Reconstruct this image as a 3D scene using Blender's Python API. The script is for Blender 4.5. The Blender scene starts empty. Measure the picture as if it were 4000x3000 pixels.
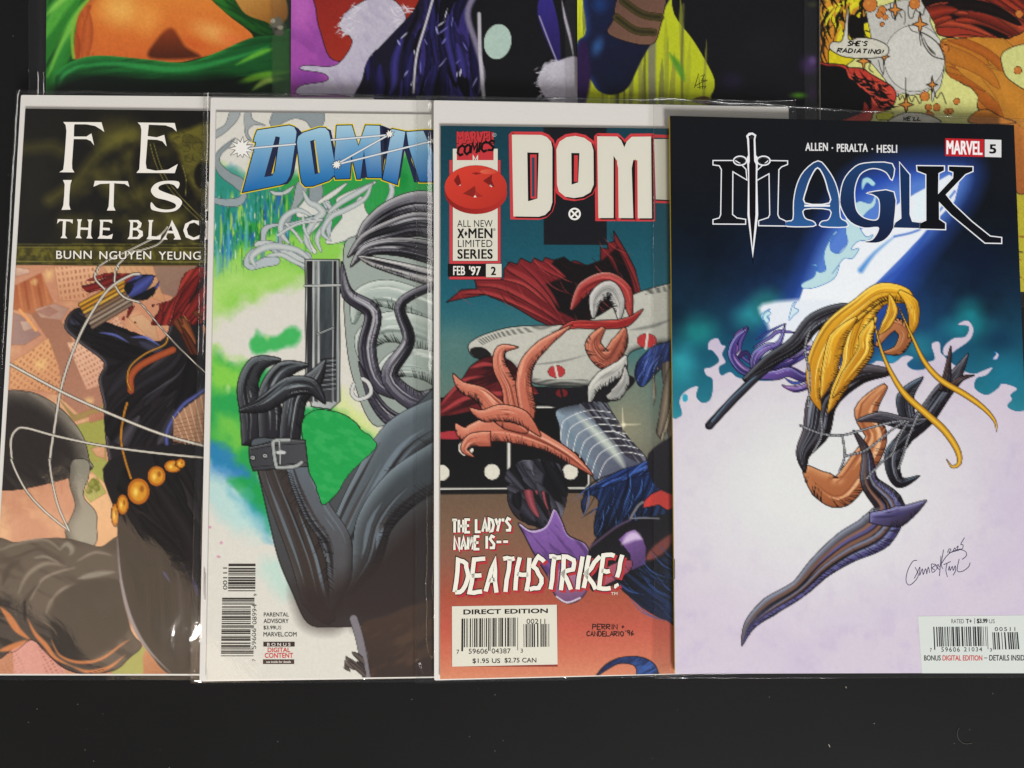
import bpy, math, random
import numpy as np
from mathutils import Vector
from mathutils.geometry import tessellate_polygon
random.seed(4)
S = bpy.context.scene
COL = S.collection

# ---------------------------------------------------------------- camera
F = 2890.0; TILT = math.radians(3.3); H = 0.35        # focal length in photo pixels, tilt, height above the table (m)
cd = bpy.data.cameras.new('camera'); cam = bpy.data.objects.new('camera', cd); COL.objects.link(cam)
cam.location = (0, 0, H); cam.rotation_euler = (TILT, 0, 0)
cd.sensor_width = 36; cd.lens = F*36/4000; cd.clip_start = 0.01; cd.clip_end = 50
S.camera = cam
# ---------------------------------------------------------------- world (a dim room)
w = bpy.data.worlds.new('World'); S.world = w; w.use_nodes = True
bg = w.node_tree.nodes['Background']; bg.inputs[0].default_value = (0.93, 0.95, 1.0, 1); bg.inputs[1].default_value = 0.17
# ---------------------------------------------------------------- lamps
def lamp(name, typ, loc, target, energy, color, size=0.1, size_y=None):
    l = bpy.data.lights.new(name, typ); l.energy = energy; l.color = color
    if typ == 'AREA':
        l.size = size
        if size_y: l.shape = 'RECTANGLE'; l.size_y = size_y
        else: l.shape = 'DISK'
    o = bpy.data.objects.new(name, l); COL.objects.link(o); o.location = loc
    d = Vector(target) - Vector(loc); o.rotation_euler = d.to_track_quat('-Z', 'Y').to_euler()
    return o
lamp('ceiling_lamp', 'AREA', (1.0, -2.3, 1.75), (0.05, 0.0, 0), 119, (1.0, 0.992, 0.985), 0.8)
lamp('room_light', 'AREA', (-2.3, 0.6, 1.3), (0, 0, 0), 20, (1.0, 0.95, 0.9), 1.0)
lamp('desk_bulb', 'AREA', (-0.567, -0.421, 1.0), (-0.1, -0.1, 0), 0.28, (1.0, 0.95, 0.9), 0.03)
lamp('warm_shade', 'AREA', (-0.437, -0.455, 0.80), (-0.14, -0.1, 0), 1.0, (1.0, 0.72, 0.46), 0.85, 0.16)
S.view_settings.view_transform = 'Standard'; S.view_settings.look = 'None'
S.view_settings.exposure = 0; S.view_settings.gamma = 1
S.render.engine = 'CYCLES'
S.cycles.transparent_max_bounces = 24; S.cycles.max_bounces = 8

# ---------------------------------------------------------------- geometry helpers
ct, st = math.cos(TILT), math.sin(TILT)
def ray(P):
    P = np.asarray(P, float); a = (P[..., 0]-2000)/F; b = (1500-P[..., 1])/F
    return a, b*ct+st, b*st-ct
def unproj(P, plane, dz=0.0):
    """photo pixel -> point on the plane z = p0 + p1*x + p2*y (+dz)"""
    dx, dy, dzr = ray(P); p0, p1, p2 = plane
    t = (p0+dz-H)/(dzr-p1*dx-p2*dy)
    return np.stack([dx*t, dy*t, H+dzr*t], -1)
def srgb(c):
    c = np.asarray(c, float)
    return np.where(c <= .04045, c/12.92, ((np.maximum(c, 0)+.055)/1.055)**2.4)
def hx(c):
    if isinstance(c, str):
        c = c.lstrip('#'); return np.array([int(c[i:i+2], 16)/255 for i in (0, 2, 4)])
    return np.asarray(c, float)
ZR = {0: (0, 0, 1.0), 1: (0, 300, 2.0733), 2: (0, 1000, 2.0733), 3: (0, 1800, 1.8433), 4: (750, 300, 1.843), 5: (750, 1100, 1.843),
      6: (700, 1900, 1.952), 7: (1600, 380, 2.0229), 8: (1600, 1100, 1.9514), 9: (1600, 1900, 1.9514), 10: (2550, 380, 1.5255),
      11: (2600, 1200, 1.58), 12: (2600, 1950, 1.58), 13: (0, 0, 1.106), 14: (2000, 0, 1.106)}
def Q(k, pts):
    x, y, s = ZR[k]; p = np.asarray(pts, float)
    return np.stack([p[:, 0]/s+x, p[:, 1]/s+y], -1)
def smooth(P, closed=True, n=5):
    P = np.asarray(P, float); N = len(P); out = []
    for i in range(N if closed else N-1):
        if closed: a, b, c, d = P[i-1], P[i], P[(i+1) % N], P[(i+2) % N]
        else: a, b, c, d = P[max(i-1, 0)], P[i], P[i+1], P[min(i+2, N-1)]
        for k in range(n):
            t = k/n
            out.append(.5*((2*b)+(-a+c)*t+(2*a-5*b+4*c-d)*t*t+(-a+3*b-3*c+d)*t**3))
    if not closed: out.append(P[-1])
    return np.array(out)
def lattice(ix, iy, seed):
    h = (ix.astype(np.int64)*374761393+iy.astype(np.int64)*668265263+seed*1442695041) & 0xffffffff
    h = ((h ^ (h >> 13))*1274126177) & 0xffffffff
    return ((h ^ (h >> 16)) & 0xffff)/65535.0
def vnoise(X, Y, s, seed=0):
    x, y = X/s, Y/s; ix, iy = np.floor(x), np.floor(y); fx, fy = x-ix, y-iy
    fx = fx*fx*(3-2*fx); fy = fy*fy*(3-2*fy)
    a = lattice(ix, iy, seed); b = lattice(ix+1, iy, seed); c = lattice(ix, iy+1, seed); d = lattice(ix+1, iy+1, seed)
    return (a*(1-fx)+b*fx)*(1-fy)+(c*(1-fx)+d*fx)*fy
def fbm(X, Y, s, seed=0, o=4):
    r = 0; a = .5; t = 0
    for k in range(o):
        r = r+a*vnoise(X, Y, s/2**k, seed+k*17); t += a; a *= .55
    return r/t

# ---------------------------------------------------------------- materials
def nodes(name):
    m = bpy.data.materials.new(name); m.use_nodes = True; nt = m.node_tree
    return m, nt, nt.nodes['Principled BSDF']
def plain(name, col, rough=.5, spec=.5, bump=0, scale=400, var=0.0, metal=0):
    m, nt, p = nodes(name)
    p.inputs['Base Color'].default_value = (*srgb(hx(col)), 1); p.inputs['Roughness'].default_value = rough
    p.inputs['Specular IOR Level'].default_value = spec; p.inputs['Metallic'].default_value = metal
    tc = nt.nodes.new('ShaderNodeTexCoord'); n = nt.nodes.new('ShaderNodeTexNoise'); n.inputs['Scale'].default_value = scale
    n.inputs['Detail'].default_value = 6
    nt.links.new(tc.outputs['Object'], n.inputs['Vector'])
    if var:
        mx = nt.nodes.new('ShaderNodeMix'); mx.data_type = 'RGBA'; c = srgb(hx(col))
        mx.inputs[6].default_value = (*(c*(1-var)), 1); mx.inputs[7].default_value = (*np.minimum(c*(1+var), 1), 1)
        nt.links.new(n.outputs['Fac'], mx.inputs[0]); nt.links.new(mx.outputs[2], p.inputs['Base Color'])
    if bump:
        b = nt.nodes.new('ShaderNodeBump'); b.inputs['Strength'].default_value = bump; b.inputs['Distance'].default_value = .0005
        nt.links.new(n.outputs['Fac'], b.inputs['Height']); nt.links.new(b.outputs[0], p.inputs['Normal'])
    return m
def print_mat():
    m, nt, p = nodes('printed_cover_paper')
    at = nt.nodes.new('ShaderNodeAttribute'); at.attribute_name = 'Col'
    tc = nt.nodes.new('ShaderNodeTexCoord'); n = nt.nodes.new('ShaderNodeTexNoise'); n.inputs['Scale'].default_value = 1800; n.inputs['Detail'].default_value = 3
    nt.links.new(tc.outputs['Object'], n.inputs['Vector'])
    mr = nt.nodes.new('ShaderNodeMapRange'); mr.inputs[3].default_value = .97; mr.inputs[4].default_value = 1.03
    nt.links.new(n.outputs['Fac'], mr.inputs[0])
    mx = nt.nodes.new('ShaderNodeVectorMath'); mx.operation = 'SCALE'
    nt.links.new(at.outputs['Color'], mx.inputs[0]); nt.links.new(mr.outputs[0], mx.inputs['Scale'])
    nt.links.new(mx.outputs[0], p.inputs['Base Color'])
    n2 = nt.nodes.new('ShaderNodeTexNoise'); n2.inputs['Scale'].default_value = 14; n2.inputs['Detail'].default_value = 4
    nt.links.new(tc.outputs['Object'], n2.inputs['Vector'])
    b = nt.nodes.new('ShaderNodeBump'); b.inputs['Strength'].default_value = .25; b.inputs['Distance'].default_value = .002
    nt.links.new(n2.outputs['Fac'], b.inputs['Height']); nt.links.new(b.outputs[0], p.inputs['Normal'])
    p.inputs['Roughness'].default_value = .42; p.inputs['Specular IOR Level'].default_value = .16
    return m
def two_sided_fresnel(nt, ior):
    """a thin film mirrors the same amount from either side"""
    fr = nt.nodes.new('ShaderNodeFresnel'); ge = nt.nodes.new('ShaderNodeNewGeometry'); mr = nt.nodes.new('ShaderNodeMapRange')
    mr.inputs[3].default_value = ior; mr.inputs[4].default_value = 1/ior
    nt.links.new(ge.outputs['Backfacing'], mr.inputs[0]); nt.links.new(mr.outputs[0], fr.inputs[0])
    return fr
def film_mat():
    m = bpy.data.materials.new('clear_polypropylene_film'); m.use_nodes = True; nt = m.node_tree; nt.nodes.clear()
    out = nt.nodes.new('ShaderNodeOutputMaterial'); tr = nt.nodes.new('ShaderNodeBsdfTransparent'); gl = nt.nodes.new('ShaderNodeBsdfGlossy')
    tr.inputs[0].default_value = (.975, .975, .97, 1); gl.inputs['Roughness'].default_value = .06
    fr = two_sided_fresnel(nt, 1.5)
    tc = nt.nodes.new('ShaderNodeTexCoord')
    n = nt.nodes.new('ShaderNodeTexNoise'); n.inputs['Scale'].default_value = 30; n.inputs['Detail'].default_value = 5; n.inputs['Distortion'].default_value = .8
    nt.links.new(tc.outputs['Object'], n.inputs['Vector'])
    b = nt.nodes.new('ShaderNodeBump'); b.inputs['Strength'].default_value = .2; b.inputs['Distance'].default_value = .001
    nt.links.new(n.outputs['Fac'], b.inputs['Height'])
    nt.links.new(b.outputs[0], gl.inputs['Normal']); nt.links.new(b.outputs[0], fr.inputs['Normal'])
    mx = nt.nodes.new('ShaderNodeMixShader')
    nt.links.new(fr.outputs[0], mx.inputs[0]); nt.links.new(tr.outputs[0], mx.inputs[1]); nt.links.new(gl.outputs[0], mx.inputs[2])
    nt.links.new(mx.outputs[0], out.inputs[0])
    return m
def seam_mat():
    m = bpy.data.materials.new('film_seam_and_folds'); m.use_nodes = True; nt = m.node_tree; nt.nodes.clear()
    out = nt.nodes.new('ShaderNodeOutputMaterial'); tr = nt.nodes.new('ShaderNodeBsdfTransparent'); gl = nt.nodes.new('ShaderNodeBsdfGlossy')
    tr.inputs[0].default_value = (.93, .93, .93, 1); gl.inputs['Roughness'].default_value = .12
    fr = two_sided_fresnel(nt, 1.55)
    mx = nt.nodes.new('ShaderNodeMixShader')
    nt.links.new(fr.outputs[0], mx.inputs[0]); nt.links.new(tr.outputs[0], mx.inputs[1]); nt.links.new(gl.outputs[0], mx.inputs[2])
    nt.links.new(mx.outputs[0], out.inputs[0])
    return m
M_PRINT = print_mat(); M_FILM = film_mat(); M_SEAM = seam_mat()
M_BOARD = plain('white_backing_card', '#dfdcd7', .6, .3, .15, 900, .02)
M_PAGE = plain('page_edges', '#d8d2c4', .7, .3, .3, 1500, .05)
M_YELLOW = plain('yellow_back_cover', '#e0c61c', .5, .4, 0, 300, .1)
M_STEEL = plain('staple_steel', '#b9b9b9', .25, .5, 0, 300, 0, 1)
M_TABLE = None
def mk(name, verts, faces, mat, parent=None, shade=False):
    me = bpy.data.meshes.new(name); me.from_pydata([tuple(v) for v in verts], [], faces); me.materials.append(mat)
    if shade: me.polygons.foreach_set('use_smooth', [True]*len(me.polygons))
    me.update(); o = bpy.data.objects.new(name, me); COL.objects.link(o)
    if parent: o.parent = parent
    return o
def tag(o, label=None, cat=None, group=None, kind=None):
    if label: o['label'] = label
    if cat: o['category'] = cat
    if group: o['group'] = group
    if kind: o['kind'] = kind
    return o
def bil(q, U, V):
    q = np.asarray(q, float); U = np.asarray(U)[..., None]; V = np.asarray(V)[..., None]
    return (q[0]*(1-U)+q[1]*U)*(1-V)+(q[3]*(1-U)+q[2]*U)*V

# ---------------------------------------------------------------- painted cover sheet (soft print, one colour per paper point)
class Canvas:
    def __init__(s, quad, urange=(0, 1), step=4.0, vrange=(0, 1)):
        def axis(a, b, n):
            L = [np.linspace(a, b, n)]
            if a > 0: L.insert(0, np.linspace(0, a, 6)[:-1])
            if b < 1: L.append(np.linspace(b, 1, 6)[1:])
            return np.concatenate(L)
        wpx = abs(quad[1][0]-quad[0][0]); hpx = abs(quad[3][1]-quad[0][1])
        u = axis(*urange, int(wpx*(urange[1]-urange[0])/step)); v = axis(*vrange, int(hpx*(vrange[1]-vrange[0])/step))
        U, V = np.meshgrid(u, v); P = bil(quad, U, V); s.shape2 = U.shape
        s.X = P[..., 0].ravel(); s.Y = P[..., 1].ravel(); s.C = np.ones((s.X.size, 3))*.8; s.step = step; s.clip = None
    def fill(s, c): s.C[:] = hx(c)
    def vgrad(s, stops):
        ys = [a for a, _ in stops]; cs = np.array([hx(c) for _, c in stops])
        for k in range(3): s.C[:, k] = np.interp(s.Y, ys, cs[:, k])
    def mix(s, idx, a, c):
        a = a[:, None]; s.C[idx] = s.C[idx]*(1-a)+c*a
    def near(s, P, m):
        lo = P.min(0)-m; hi = P.max(0)+m
        return np.nonzero((s.X > lo[0]) & (s.X < hi[0]) & (s.Y > lo[1]) & (s.Y < hi[1]))[0]
    def dist(s, idx, P, closed=True, warp=None):
        x = s.X[idx]; y = s.Y[idx]
        if warp:
            amp, sc, sd_ = warp
            x = x+amp*(fbm(s.X[idx], s.Y[idx], sc, sd_)-.5)*2; y = y+amp*(fbm(s.X[idx], s.Y[idx], sc, sd_+50)-.5)*2
        best = np.full(x.size, 1e18); ins = np.zeros(x.size, bool); nx = np.zeros(x.size); ny = np.zeros(x.size); tt = np.zeros(x.size)
        N = len(P)
        for i in range(N if closed else N-1):
            a = P[i]; b = P[(i+1) % N]; d = b-a; L = d@d+1e-9
            t = np.clip(((x-a[0])*d[0]+(y-a[1])*d[1])/L, 0, 1); ex = x-a[0]-t*d[0]; ey = y-a[1]-t*d[1]; q = ex*ex+ey*ey
            m = q < best; best = np.where(m, q, best); nx = np.where(m, ex, nx); ny = np.where(m, ey, ny); tt = np.where(m, (i+t)/max(N-1, 1), tt)
            if closed:
                c = (a[1] > y) != (b[1] > y); ins ^= c & (x < d[0]*(y-a[1])/(d[1] if d[1] else 1e-9)+a[0])
        D = np.sqrt(best)
        if not closed: return D, tt
        n = np.maximum(D, 1e-6)
        return np.where(ins, D, -D), -nx/n*1.0, -ny/n*1.0, ins
    def shape(s, P, c0, c1=None, ang=90, soft=2.5, op=1, hi=None, lo=None, depth=30, light=(-.5, -.85), ink=0, inkc='#101010',
              warp=None, tex=None, sm=True, tint=None, thr=None, holes=()):
        P = smooth(P) if sm else np.asarray(P, float)
        idx = s.near(P, soft+ink+(warp[0] if warp else 0)+2)
        if idx.size == 0: return
        D, nx, ny, ins = s.dist(idx, P, True, warp)
        for h in holes:
            D2 = s.dist(idx, np.asarray(h, float), True)[0]; D = np.minimum(D, -D2)
        x, y = s.X[idx], s.Y[idx]
        col = np.tile(hx(c0), (idx.size, 1))
        if c1 is not None:
            a = math.radians(ang); pr = x*math.cos(a)+y*math.sin(a); pp = P[:, 0]*math.cos(a)+P[:, 1]*math.sin(a)
            t = np.clip((pr-pp.min())/(np.ptp(pp)+1e-9), 0, 1)[:, None]; col = col*(1-t)+hx(c1)*t
        sgn = np.where(ins, 1, -1)
        lit = (nx*sgn*light[0]+ny*sgn*light[1])      # toward the nearest edge, along the light
        wgt = np.clip(1-D/depth, 0, 1)**1.5
        if hi is not None:
            a = (np.clip(lit, 0, 1)*wgt)[:, None]; col = col*(1-a)+hx(hi)*a
        if lo is not None:
            a = (np.clip(-lit, 0, 1)*wgt)[:, None]; col = col*(1-a)+hx(lo)*a
        if tex:                                      # (angle, length, width, amount, colour, seed)
            an, ln, wd, am, tc_, sd_ = tex; a = math.radians(an)
            u = x*math.cos(a)+y*math.sin(a); v = -x*math.sin(a)+y*math.cos(a)
            n = fbm(u*(wd/ln), v, wd, sd_, 3); m = (np.clip((n-.47)*6, 0, 1)*am)[:, None]
            col = col*(1-m)+hx(tc_)*m
        al = np.clip(.5+D/soft, 0, 1)*op
        if thr: al = al*np.clip((fbm(x, y, thr[0], thr[2])-thr[1])*thr[3], 0, 1)
        s.mix(idx, al, col)
        if ink: s.mix(idx, np.clip(.5+(ink-np.abs(D))/2.5, 0, 1)*op, hx(inkc))
    def line(s, P, w, c, soft=2.5, op=1, sm=True, taper=None, ink=0, inkc='#15110e', c1=None):
        P = np.asarray(P, float); P = smooth(P, False) if sm and len(P) > 2 else P
        idx = s.near(P, w+soft+ink+2)
        if idx.size == 0: return
        D, t = s.dist(idx, P, False)
        ww = np.full(idx.size, w/2.0)
        if taper == 'both': ww = ww*np.sin(np.clip(t, .02, .98)*math.pi)
        elif taper == 'end': ww = ww*(1-t)
        elif taper == 'soft': ww = ww*np.sin(np.clip(t, .01, .99)*math.pi)**.45
        if s.clip is not None: op = op*s.clip[idx]
        if ink: s.mix(idx, np.clip(.5+(ww+ink-D)/2.5, 0, 1)*op, hx(inkc))
        col = hx(c)
        if c1 is not None:
            a = np.clip(D/np.maximum(ww, .1), 0, 1)[:, None]; col = hx(c)*(1-a)+hx(c1)*a
        s.mix(idx, np.clip(.5+(ww-D)/soft, 0, 1)*op, col)
    def blob(s, k, cx, cy, rx, ry, c, soft=.5, op=1, rot=0, seed=None):
        z = ZR[k]; cx = cx/z[2]+z[0]; cy = cy/z[2]+z[1]; rx /= z[2]; ry /= z[2]
        a = math.radians(rot); m = max(rx, ry)*1.3
        idx = np.nonzero((abs(s.X-cx) < m) & (abs(s.Y-cy) < m))[0]
        if idx.size == 0: return
        x = s.X[idx]-cx; y = s.Y[idx]-cy; u = (x*math.cos(a)+y*math.sin(a))/rx; v = (-x*math.sin(a)+y*math.cos(a))/ry
        r = np.sqrt(u*u+v*v)
        if seed is not None: r = r+(fbm(s.X[idx], s.Y[idx], m/3, seed)-.5)*.7
        al = np.clip((1-r)/soft, 0, 1); al = al*al*(3-2*al)*op; s.mix(idx, al, hx(c))
    def streaks(s, P, n, ln, w, ang, c, op=.8, seed=1, jit=12, curve=0.0):
        rr = random.Random(seed); P = np.asarray(P, float); lo, hi = P.min(0), P.max(0); k = 0; g = 0
        while k < n and g < n*30:
            g += 1; x = rr.uniform(lo[0], hi[0]); y = rr.uniform(lo[1], hi[1]); ins = False
            for i in range(len(P)):
                a, b = P[i-1], P[i]
                if (a[1] > y) != (b[1] > y) and x < (b[0]-a[0])*(y-a[1])/(b[1]-a[1])+a[0]: ins = not ins
            if not ins: continue
            k += 1; a = math.radians(ang+rr.uniform(-jit, jit)); l = ln*rr.uniform(.5, 1.3)
            d = np.array([math.cos(a), math.sin(a)]); nn = np.array([-d[1], d[0]]); p = np.array([x, y])
            s.line([p-d*l/2, p+nn*curve*l, p+d*l/2], w*rr.uniform(.6, 1.4), c if isinstance(c, str) else c[k % len(c)], 2.5, op, True, 'both')
    def ribbon(s, k, pts, ws, c0, c1=None, hi=None, lo=None, marks=(), n=5, ang=60, ink=1.8, seed=1, inkc='#120f11'):
        """one broad smooth ribbon: centre line pts, widths ws (zoom px), shaded edges and inner brush marks"""
        z = ZR[k][2]; L = smooth(Q(k, pts), False, 7); t = np.linspace(0, 1, len(L)); W = np.interp(t, np.linspace(0, 1, len(ws)), ws)/z/2
        d = np.gradient(L, axis=0); d /= np.hypot(d[:, 0], d[:, 1])[:, None]+1e-9; nn = np.stack([-d[:, 1], d[:, 0]], 1)
        P = np.concatenate([L+nn*W[:, None], (L-nn*W[:, None])[::-1]])
        s.shape(P, c0, c1, ang, 2.5, 1, hi, lo, max(ws)/z*.32, (-.5, -.85), ink, inkc, sm=False)
        rr = random.Random(seed); m = len(L)
        for q in range(n if marks else 0):
            o = rr.uniform(-.72, .72); a = rr.randint(0, int(m*.45)); b = rr.randint(int(m*.55), m-1)
            s.line((L+nn*(W*o)[:, None])[a:b:2], max(ws)/z*rr.uniform(.04, .13), marks[q % len(marks)], 4, .85, False, 'both')
        if marks and max(ws) > 85: s.ticks(L, W, nn, rr, 1 if nn[len(L)//2] @ np.array([.5, .85]) > 0 else -1)
    def ticks(s, L, W, nn, rr, side, col='#0d0b0d'):
        d = np.gradient(L, axis=0); d /= np.hypot(d[:, 0], d[:, 1])[:, None]+1e-9
        for i in range(4, len(L)-4):
            if W[i] < 16 or rr.random() < .25: continue
            for f in (0, .5):
                a = L[i]*(1-f)+L[i+1]*f+nn[i]*W[i]*side*.98; b = a-nn[i]*W[i]*side*rr.uniform(.35, .8)+d[i]*W[i]*.35
                s.line([a, b], 4.2, col, 2.5, .9, False, 'end')
    def flow(s, P, cols, n, ln, w, ang, seed=1, swirl=60, scale=300, ink=1.2, op=1.0, dark=.55, inkc='#100e10'):
        """loose painted ribbons that follow a smooth random field inside the zone P"""
        rr = random.Random(seed); P = smooth(P, True, 4); lo, hi = P.min(0), P.max(0); k = 0; g = 0
        idx = s.near(P, 20)
        if idx.size == 0: return
        s.clip = np.zeros(s.X.size); s.clip[idx] = np.clip(.5+s.dist(idx, P, True, (9, 60, seed))[0]/3, 0, 1)
        while k < n and g < n*40:
            g += 1; x = rr.uniform(lo[0], hi[0]); y = rr.uniform(lo[1], hi[1]); ins = False
            for i in range(len(P)):
                a, b = P[i-1], P[i]
                if (a[1] > y) != (b[1] > y) and x < (b[0]-a[0])*(y-a[1])/(b[1]-a[1])+a[0]: ins = not ins
            if not ins: continue
            l = ln*rr.uniform(.8, 1.7); st_ = l/7; pts = [(x, y)]; sg = rr.choice((-1, 1))
            for q in range(7):
                t = math.radians(ang+swirl*2*(float(fbm(np.array([x]), np.array([y]), scale, seed, 2)[0])-.5))
                x += math.cos(t)*st_*sg; y += math.sin(t)*st_*sg; pts.append((x, y))
            cc = hx(cols[k % len(cols)]); k += 1
            s.line(pts, w*rr.uniform(.35, 1.5), cc, 4, op, True, 'soft', ink=ink*.6, c1=cc*dark, inkc=inkc)
        s.clip = None
    def windows(s, P, ang, px, py, c, op=.6, fill=.45, skew=0):
        P = np.asarray(P, float); idx = s.near(P, 2); D = s.dist(idx, P)[0]; a = math.radians(ang)
        x, y = s.X[idx], s.Y[idx]; u = x*math.cos(a)+y*math.sin(a); v = -x*math.sin(a)+y*math.cos(a); v = v+skew*u
        fu = (u/px) % 1; fv = (v/py) % 1
        j = lattice(np.floor(u/px), np.floor(v/py), 5)
        m = np.clip((fill/2-abs(fu-.5))*px/2+.5, 0, 1)*np.clip((fill/2+.05-abs(fv-.5))*py/2+.5, 0, 1)
        s.mix(idx, m*np.clip(D/6, 0, 1)*op*(.45+.55*j), hx(c))
    def grain(s, amp=.03, sc=7):
        n = vnoise(s.X, s.Y, sc, 3)-.5+(vnoise(s.X, s.Y, sc*.5, 9)-.5)*.6
        s.C += (n*amp*2)[:, None]*(.35+s.C)
    def build(s, plane, dz, parent, name='front_cover'):
        h, wd = s.shape2; co = unproj(np.stack([s.X, s.Y], -1), plane, dz)
        me = bpy.data.meshes.new(name); n = h*wd; me.vertices.add(n); me.vertices.foreach_set('co', co.astype(np.float32).ravel())
        i = (np.arange(h-1)[:, None]*wd+np.arange(wd-1)[None]).ravel(); q = np.stack([i, i+wd, i+wd+1, i+1], -1)
        me.loops.add(q.size); me.loops.foreach_set('vertex_index', q.ravel().astype(np.int32))
        me.polygons.add(len(q)); me.polygons.foreach_set('loop_start', (np.arange(len(q))*4).astype(np.int32))
        me.polygons.foreach_set('loop_total', np.full(len(q), 4, np.int32))
        me.update(calc_edges=True)
        at = me.color_attributes.new('Col', 'FLOAT_COLOR', 'POINT'); c = np.ones((n, 4)); c[:, :3] = srgb(np.clip(s.C, 0.012, .98))
        at.data.foreach_set('color', c.astype(np.float32).ravel())
        me.materials.append(M_PRINT); o = bpy.data.objects.new(name, me); COL.objects.link(o); o.parent = parent
        return o

# ---------------------------------------------------------------- crisp print: lettering, emblems, bar codes
_g = {}
def glyphs(txt, bold=0.0, spacing=1.0):
    k = (txt, bold, spacing)
    if k in _g: return _g[k]
    cu = bpy.data.curves.new('lettering', 'FONT'); cu.body = txt; cu.offset = bold; cu.space_character = spacing; cu.resolution_u = 4
    ob = bpy.data.objects.new('lettering', cu); COL.objects.link(ob)
    dg = bpy.context.evaluated_depsgraph_get(); me = bpy.data.meshes.new_from_object(ob.evaluated_get(dg))
    me.calc_loop_triangles()
    v = np.array([(a.co.x, a.co.y) for a in me.vertices]); t = [tuple(a.vertices) for a in me.loop_triangles]
    bpy.data.objects.remove(ob); bpy.data.curves.remove(cu); bpy.data.meshes.remove(me)
    _g[k] = (v, t); return _g[k]
class Ink:
    def __init__(s, plane, dz, parent, name, label=None):
        s.pl = plane; s.dz = dz; s.parent = parent; s.name = name; s.v = []; s.f = []; s.c = []; s.label = label
    def add(s, P, tris, layer, col, col2=None, ang=90):
        P = np.asarray(P, float)
        if len(P) == 0: return
        n = len(s.v); s.v += [tuple(p) for p in unproj(P, s.pl, s.dz+layer*3e-5)]
        c = np.tile(hx(col), (len(P), 1))
        if col2 is not None:
            a = math.radians(ang); pr = P[:, 0]*math.cos(a)+P[:, 1]*math.sin(a); t = ((pr-pr.min())/(np.ptp(pr)+1e-9))[:, None]; c = c*(1-t)+hx(col2)*t
        s.c += [tuple(q) for q in srgb(c)]
        for t in tris:
            a, b, d = P[t[0]], P[t[1]], P[t[2]]
            cr = (b[0]-a[0])*(d[1]-a[1])-(b[1]-a[1])*(d[0]-a[0])
            if abs(cr) < 1e-6: continue
            s.f.append((t[0]+n, t[2]+n, t[1]+n) if cr > 0 else (t[0]+n, t[1]+n, t[2]+n))
    def poly(s, P, col, layer=1, holes=(), sm=False, col2=None, ang=90):
        P = smooth(P, True, 4) if sm else np.asarray(P, float)
        loops = [P]+[np.asarray(h, float) for h in holes]
        t = tessellate_polygon([[Vector((p[0], p[1], 0)) for p in L] for L in loops])
        s.add(np.concatenate(loops), t, layer, col, col2, ang)
    def stroke(s, P, w, col, layer=1, closed=False, sm=False, taper=False):
        P = smooth(P, closed, 5) if sm else np.asarray(P, float)
        keep = [0]+[i for i in range(1, len(P)) if np.hypot(*(P[i]-P[i-1])) > .4]; P = P[keep]; N = len(P)
        if N < 2: return
        L = []; R = []
        for i in range(N):
            a = P[i-1] if (closed or i) else P[i]; b = P[(i+1) % N] if (closed or i < N-1) else P[i]
            d1 = P[i]-a; d2 = b-P[i]
            if np.hypot(*d1) < 1e-6: d1 = d2
            if np.hypot(*d2) < 1e-6: d2 = d1
            d1 = d1/np.hypot(*d1); d2 = d2/np.hypot(*d2); n1 = np.array([-d1[1], d1[0]]); n2 = np.array([-d2[1], d2[0]]); m = n1+n2
            l = np.hypot(*m); m = n1 if l < .3 else m/l; k = min(1/max(m@n1, .45), 2.0)
            ww = w/2*(math.sin(max(.08, min(.92, i/(N-1)))*math.pi) if taper else 1)
            L.append(P[i]+m*ww*k); R.append(P[i]-m*ww*k)
        V = np.array(L+R); t = []
        for i in range(N if closed else N-1):
            j = (i+1) % N; t += [(i, j, N+j), (i, N+j, N+i)]
        s.add(V, t, layer, col)
    def text(s, k, txt, box, col, bold=0.0, layer=2, slant=0.0, spacing=1.0, quad=None, rot=0, col2=None, grow=0):
        """fit the text into box (x0,y0,x1,y1) of zoom region k; rot=90 reads upward"""
        v, t = glyphs(txt, 0.0, spacing)
        lo, hi = v.min(0), v.max(0); u = (v[:, 0]-lo[0])/(hi[0]-lo[0]); q = 1-(v[:, 1]-lo[1])/(hi[1]-lo[1])
        if quad is None:
            x0, y0, x1, y1 = box; quad = [(x0+slant, y0-grow), (x1+slant, y0-grow), (x1, y1+grow), (x0, y1+grow)]
            if rot == 90: quad = [(x0, y1), (x0, y0), (x1, y0), (x1, y1)]
        B = bil(Q(k, quad), u, q); b = bold*(hi[1]-lo[1])*np.hypot(*(Q(k, quad)[3]-Q(k, quad)[0]))*1.6
        for n, (dx, dy) in enumerate([(0, 0)] if not bold else [(-b, -b*.6), (b, -b*.6), (-b, b*.6), (b, b*.6), (0, 0)]): s.add(B+[dx, dy], t, layer+n*.13, col, col2)
    def rect(s, k, x0, y0, x1, y1, col, layer=1, col2=None):
        s.poly(Q(k, [(x0, y0), (x1, y0), (x1, y1), (x0, y1)]), col, layer, col2=col2)
    def bars(s, k, quad, n, col, seed, layer=2, cut=None):
        """bar code: n modules between the left and right side of quad"""
        r = random.Random(seed); q = Q(k, quad); x = 0; pos = []
        while x < n:
            wd = r.choice([1, 1, 2, 2, 3]); pos.append((x, min(x+wd, n))); x += wd+r.choice([1, 1, 2, 3])
        for a, b in pos:
            u0, u1 = a/n, b/n; long = (a < 3 or b > n-3 or abs((a+b)/2-n/2) < 2); e = 1.0 if (cut is None or long) else cut
            P = bil(q, np.array([u0, u1, u1, u0]), np.array([0, 0, e, e])); s.poly(P, col, layer)
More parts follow.
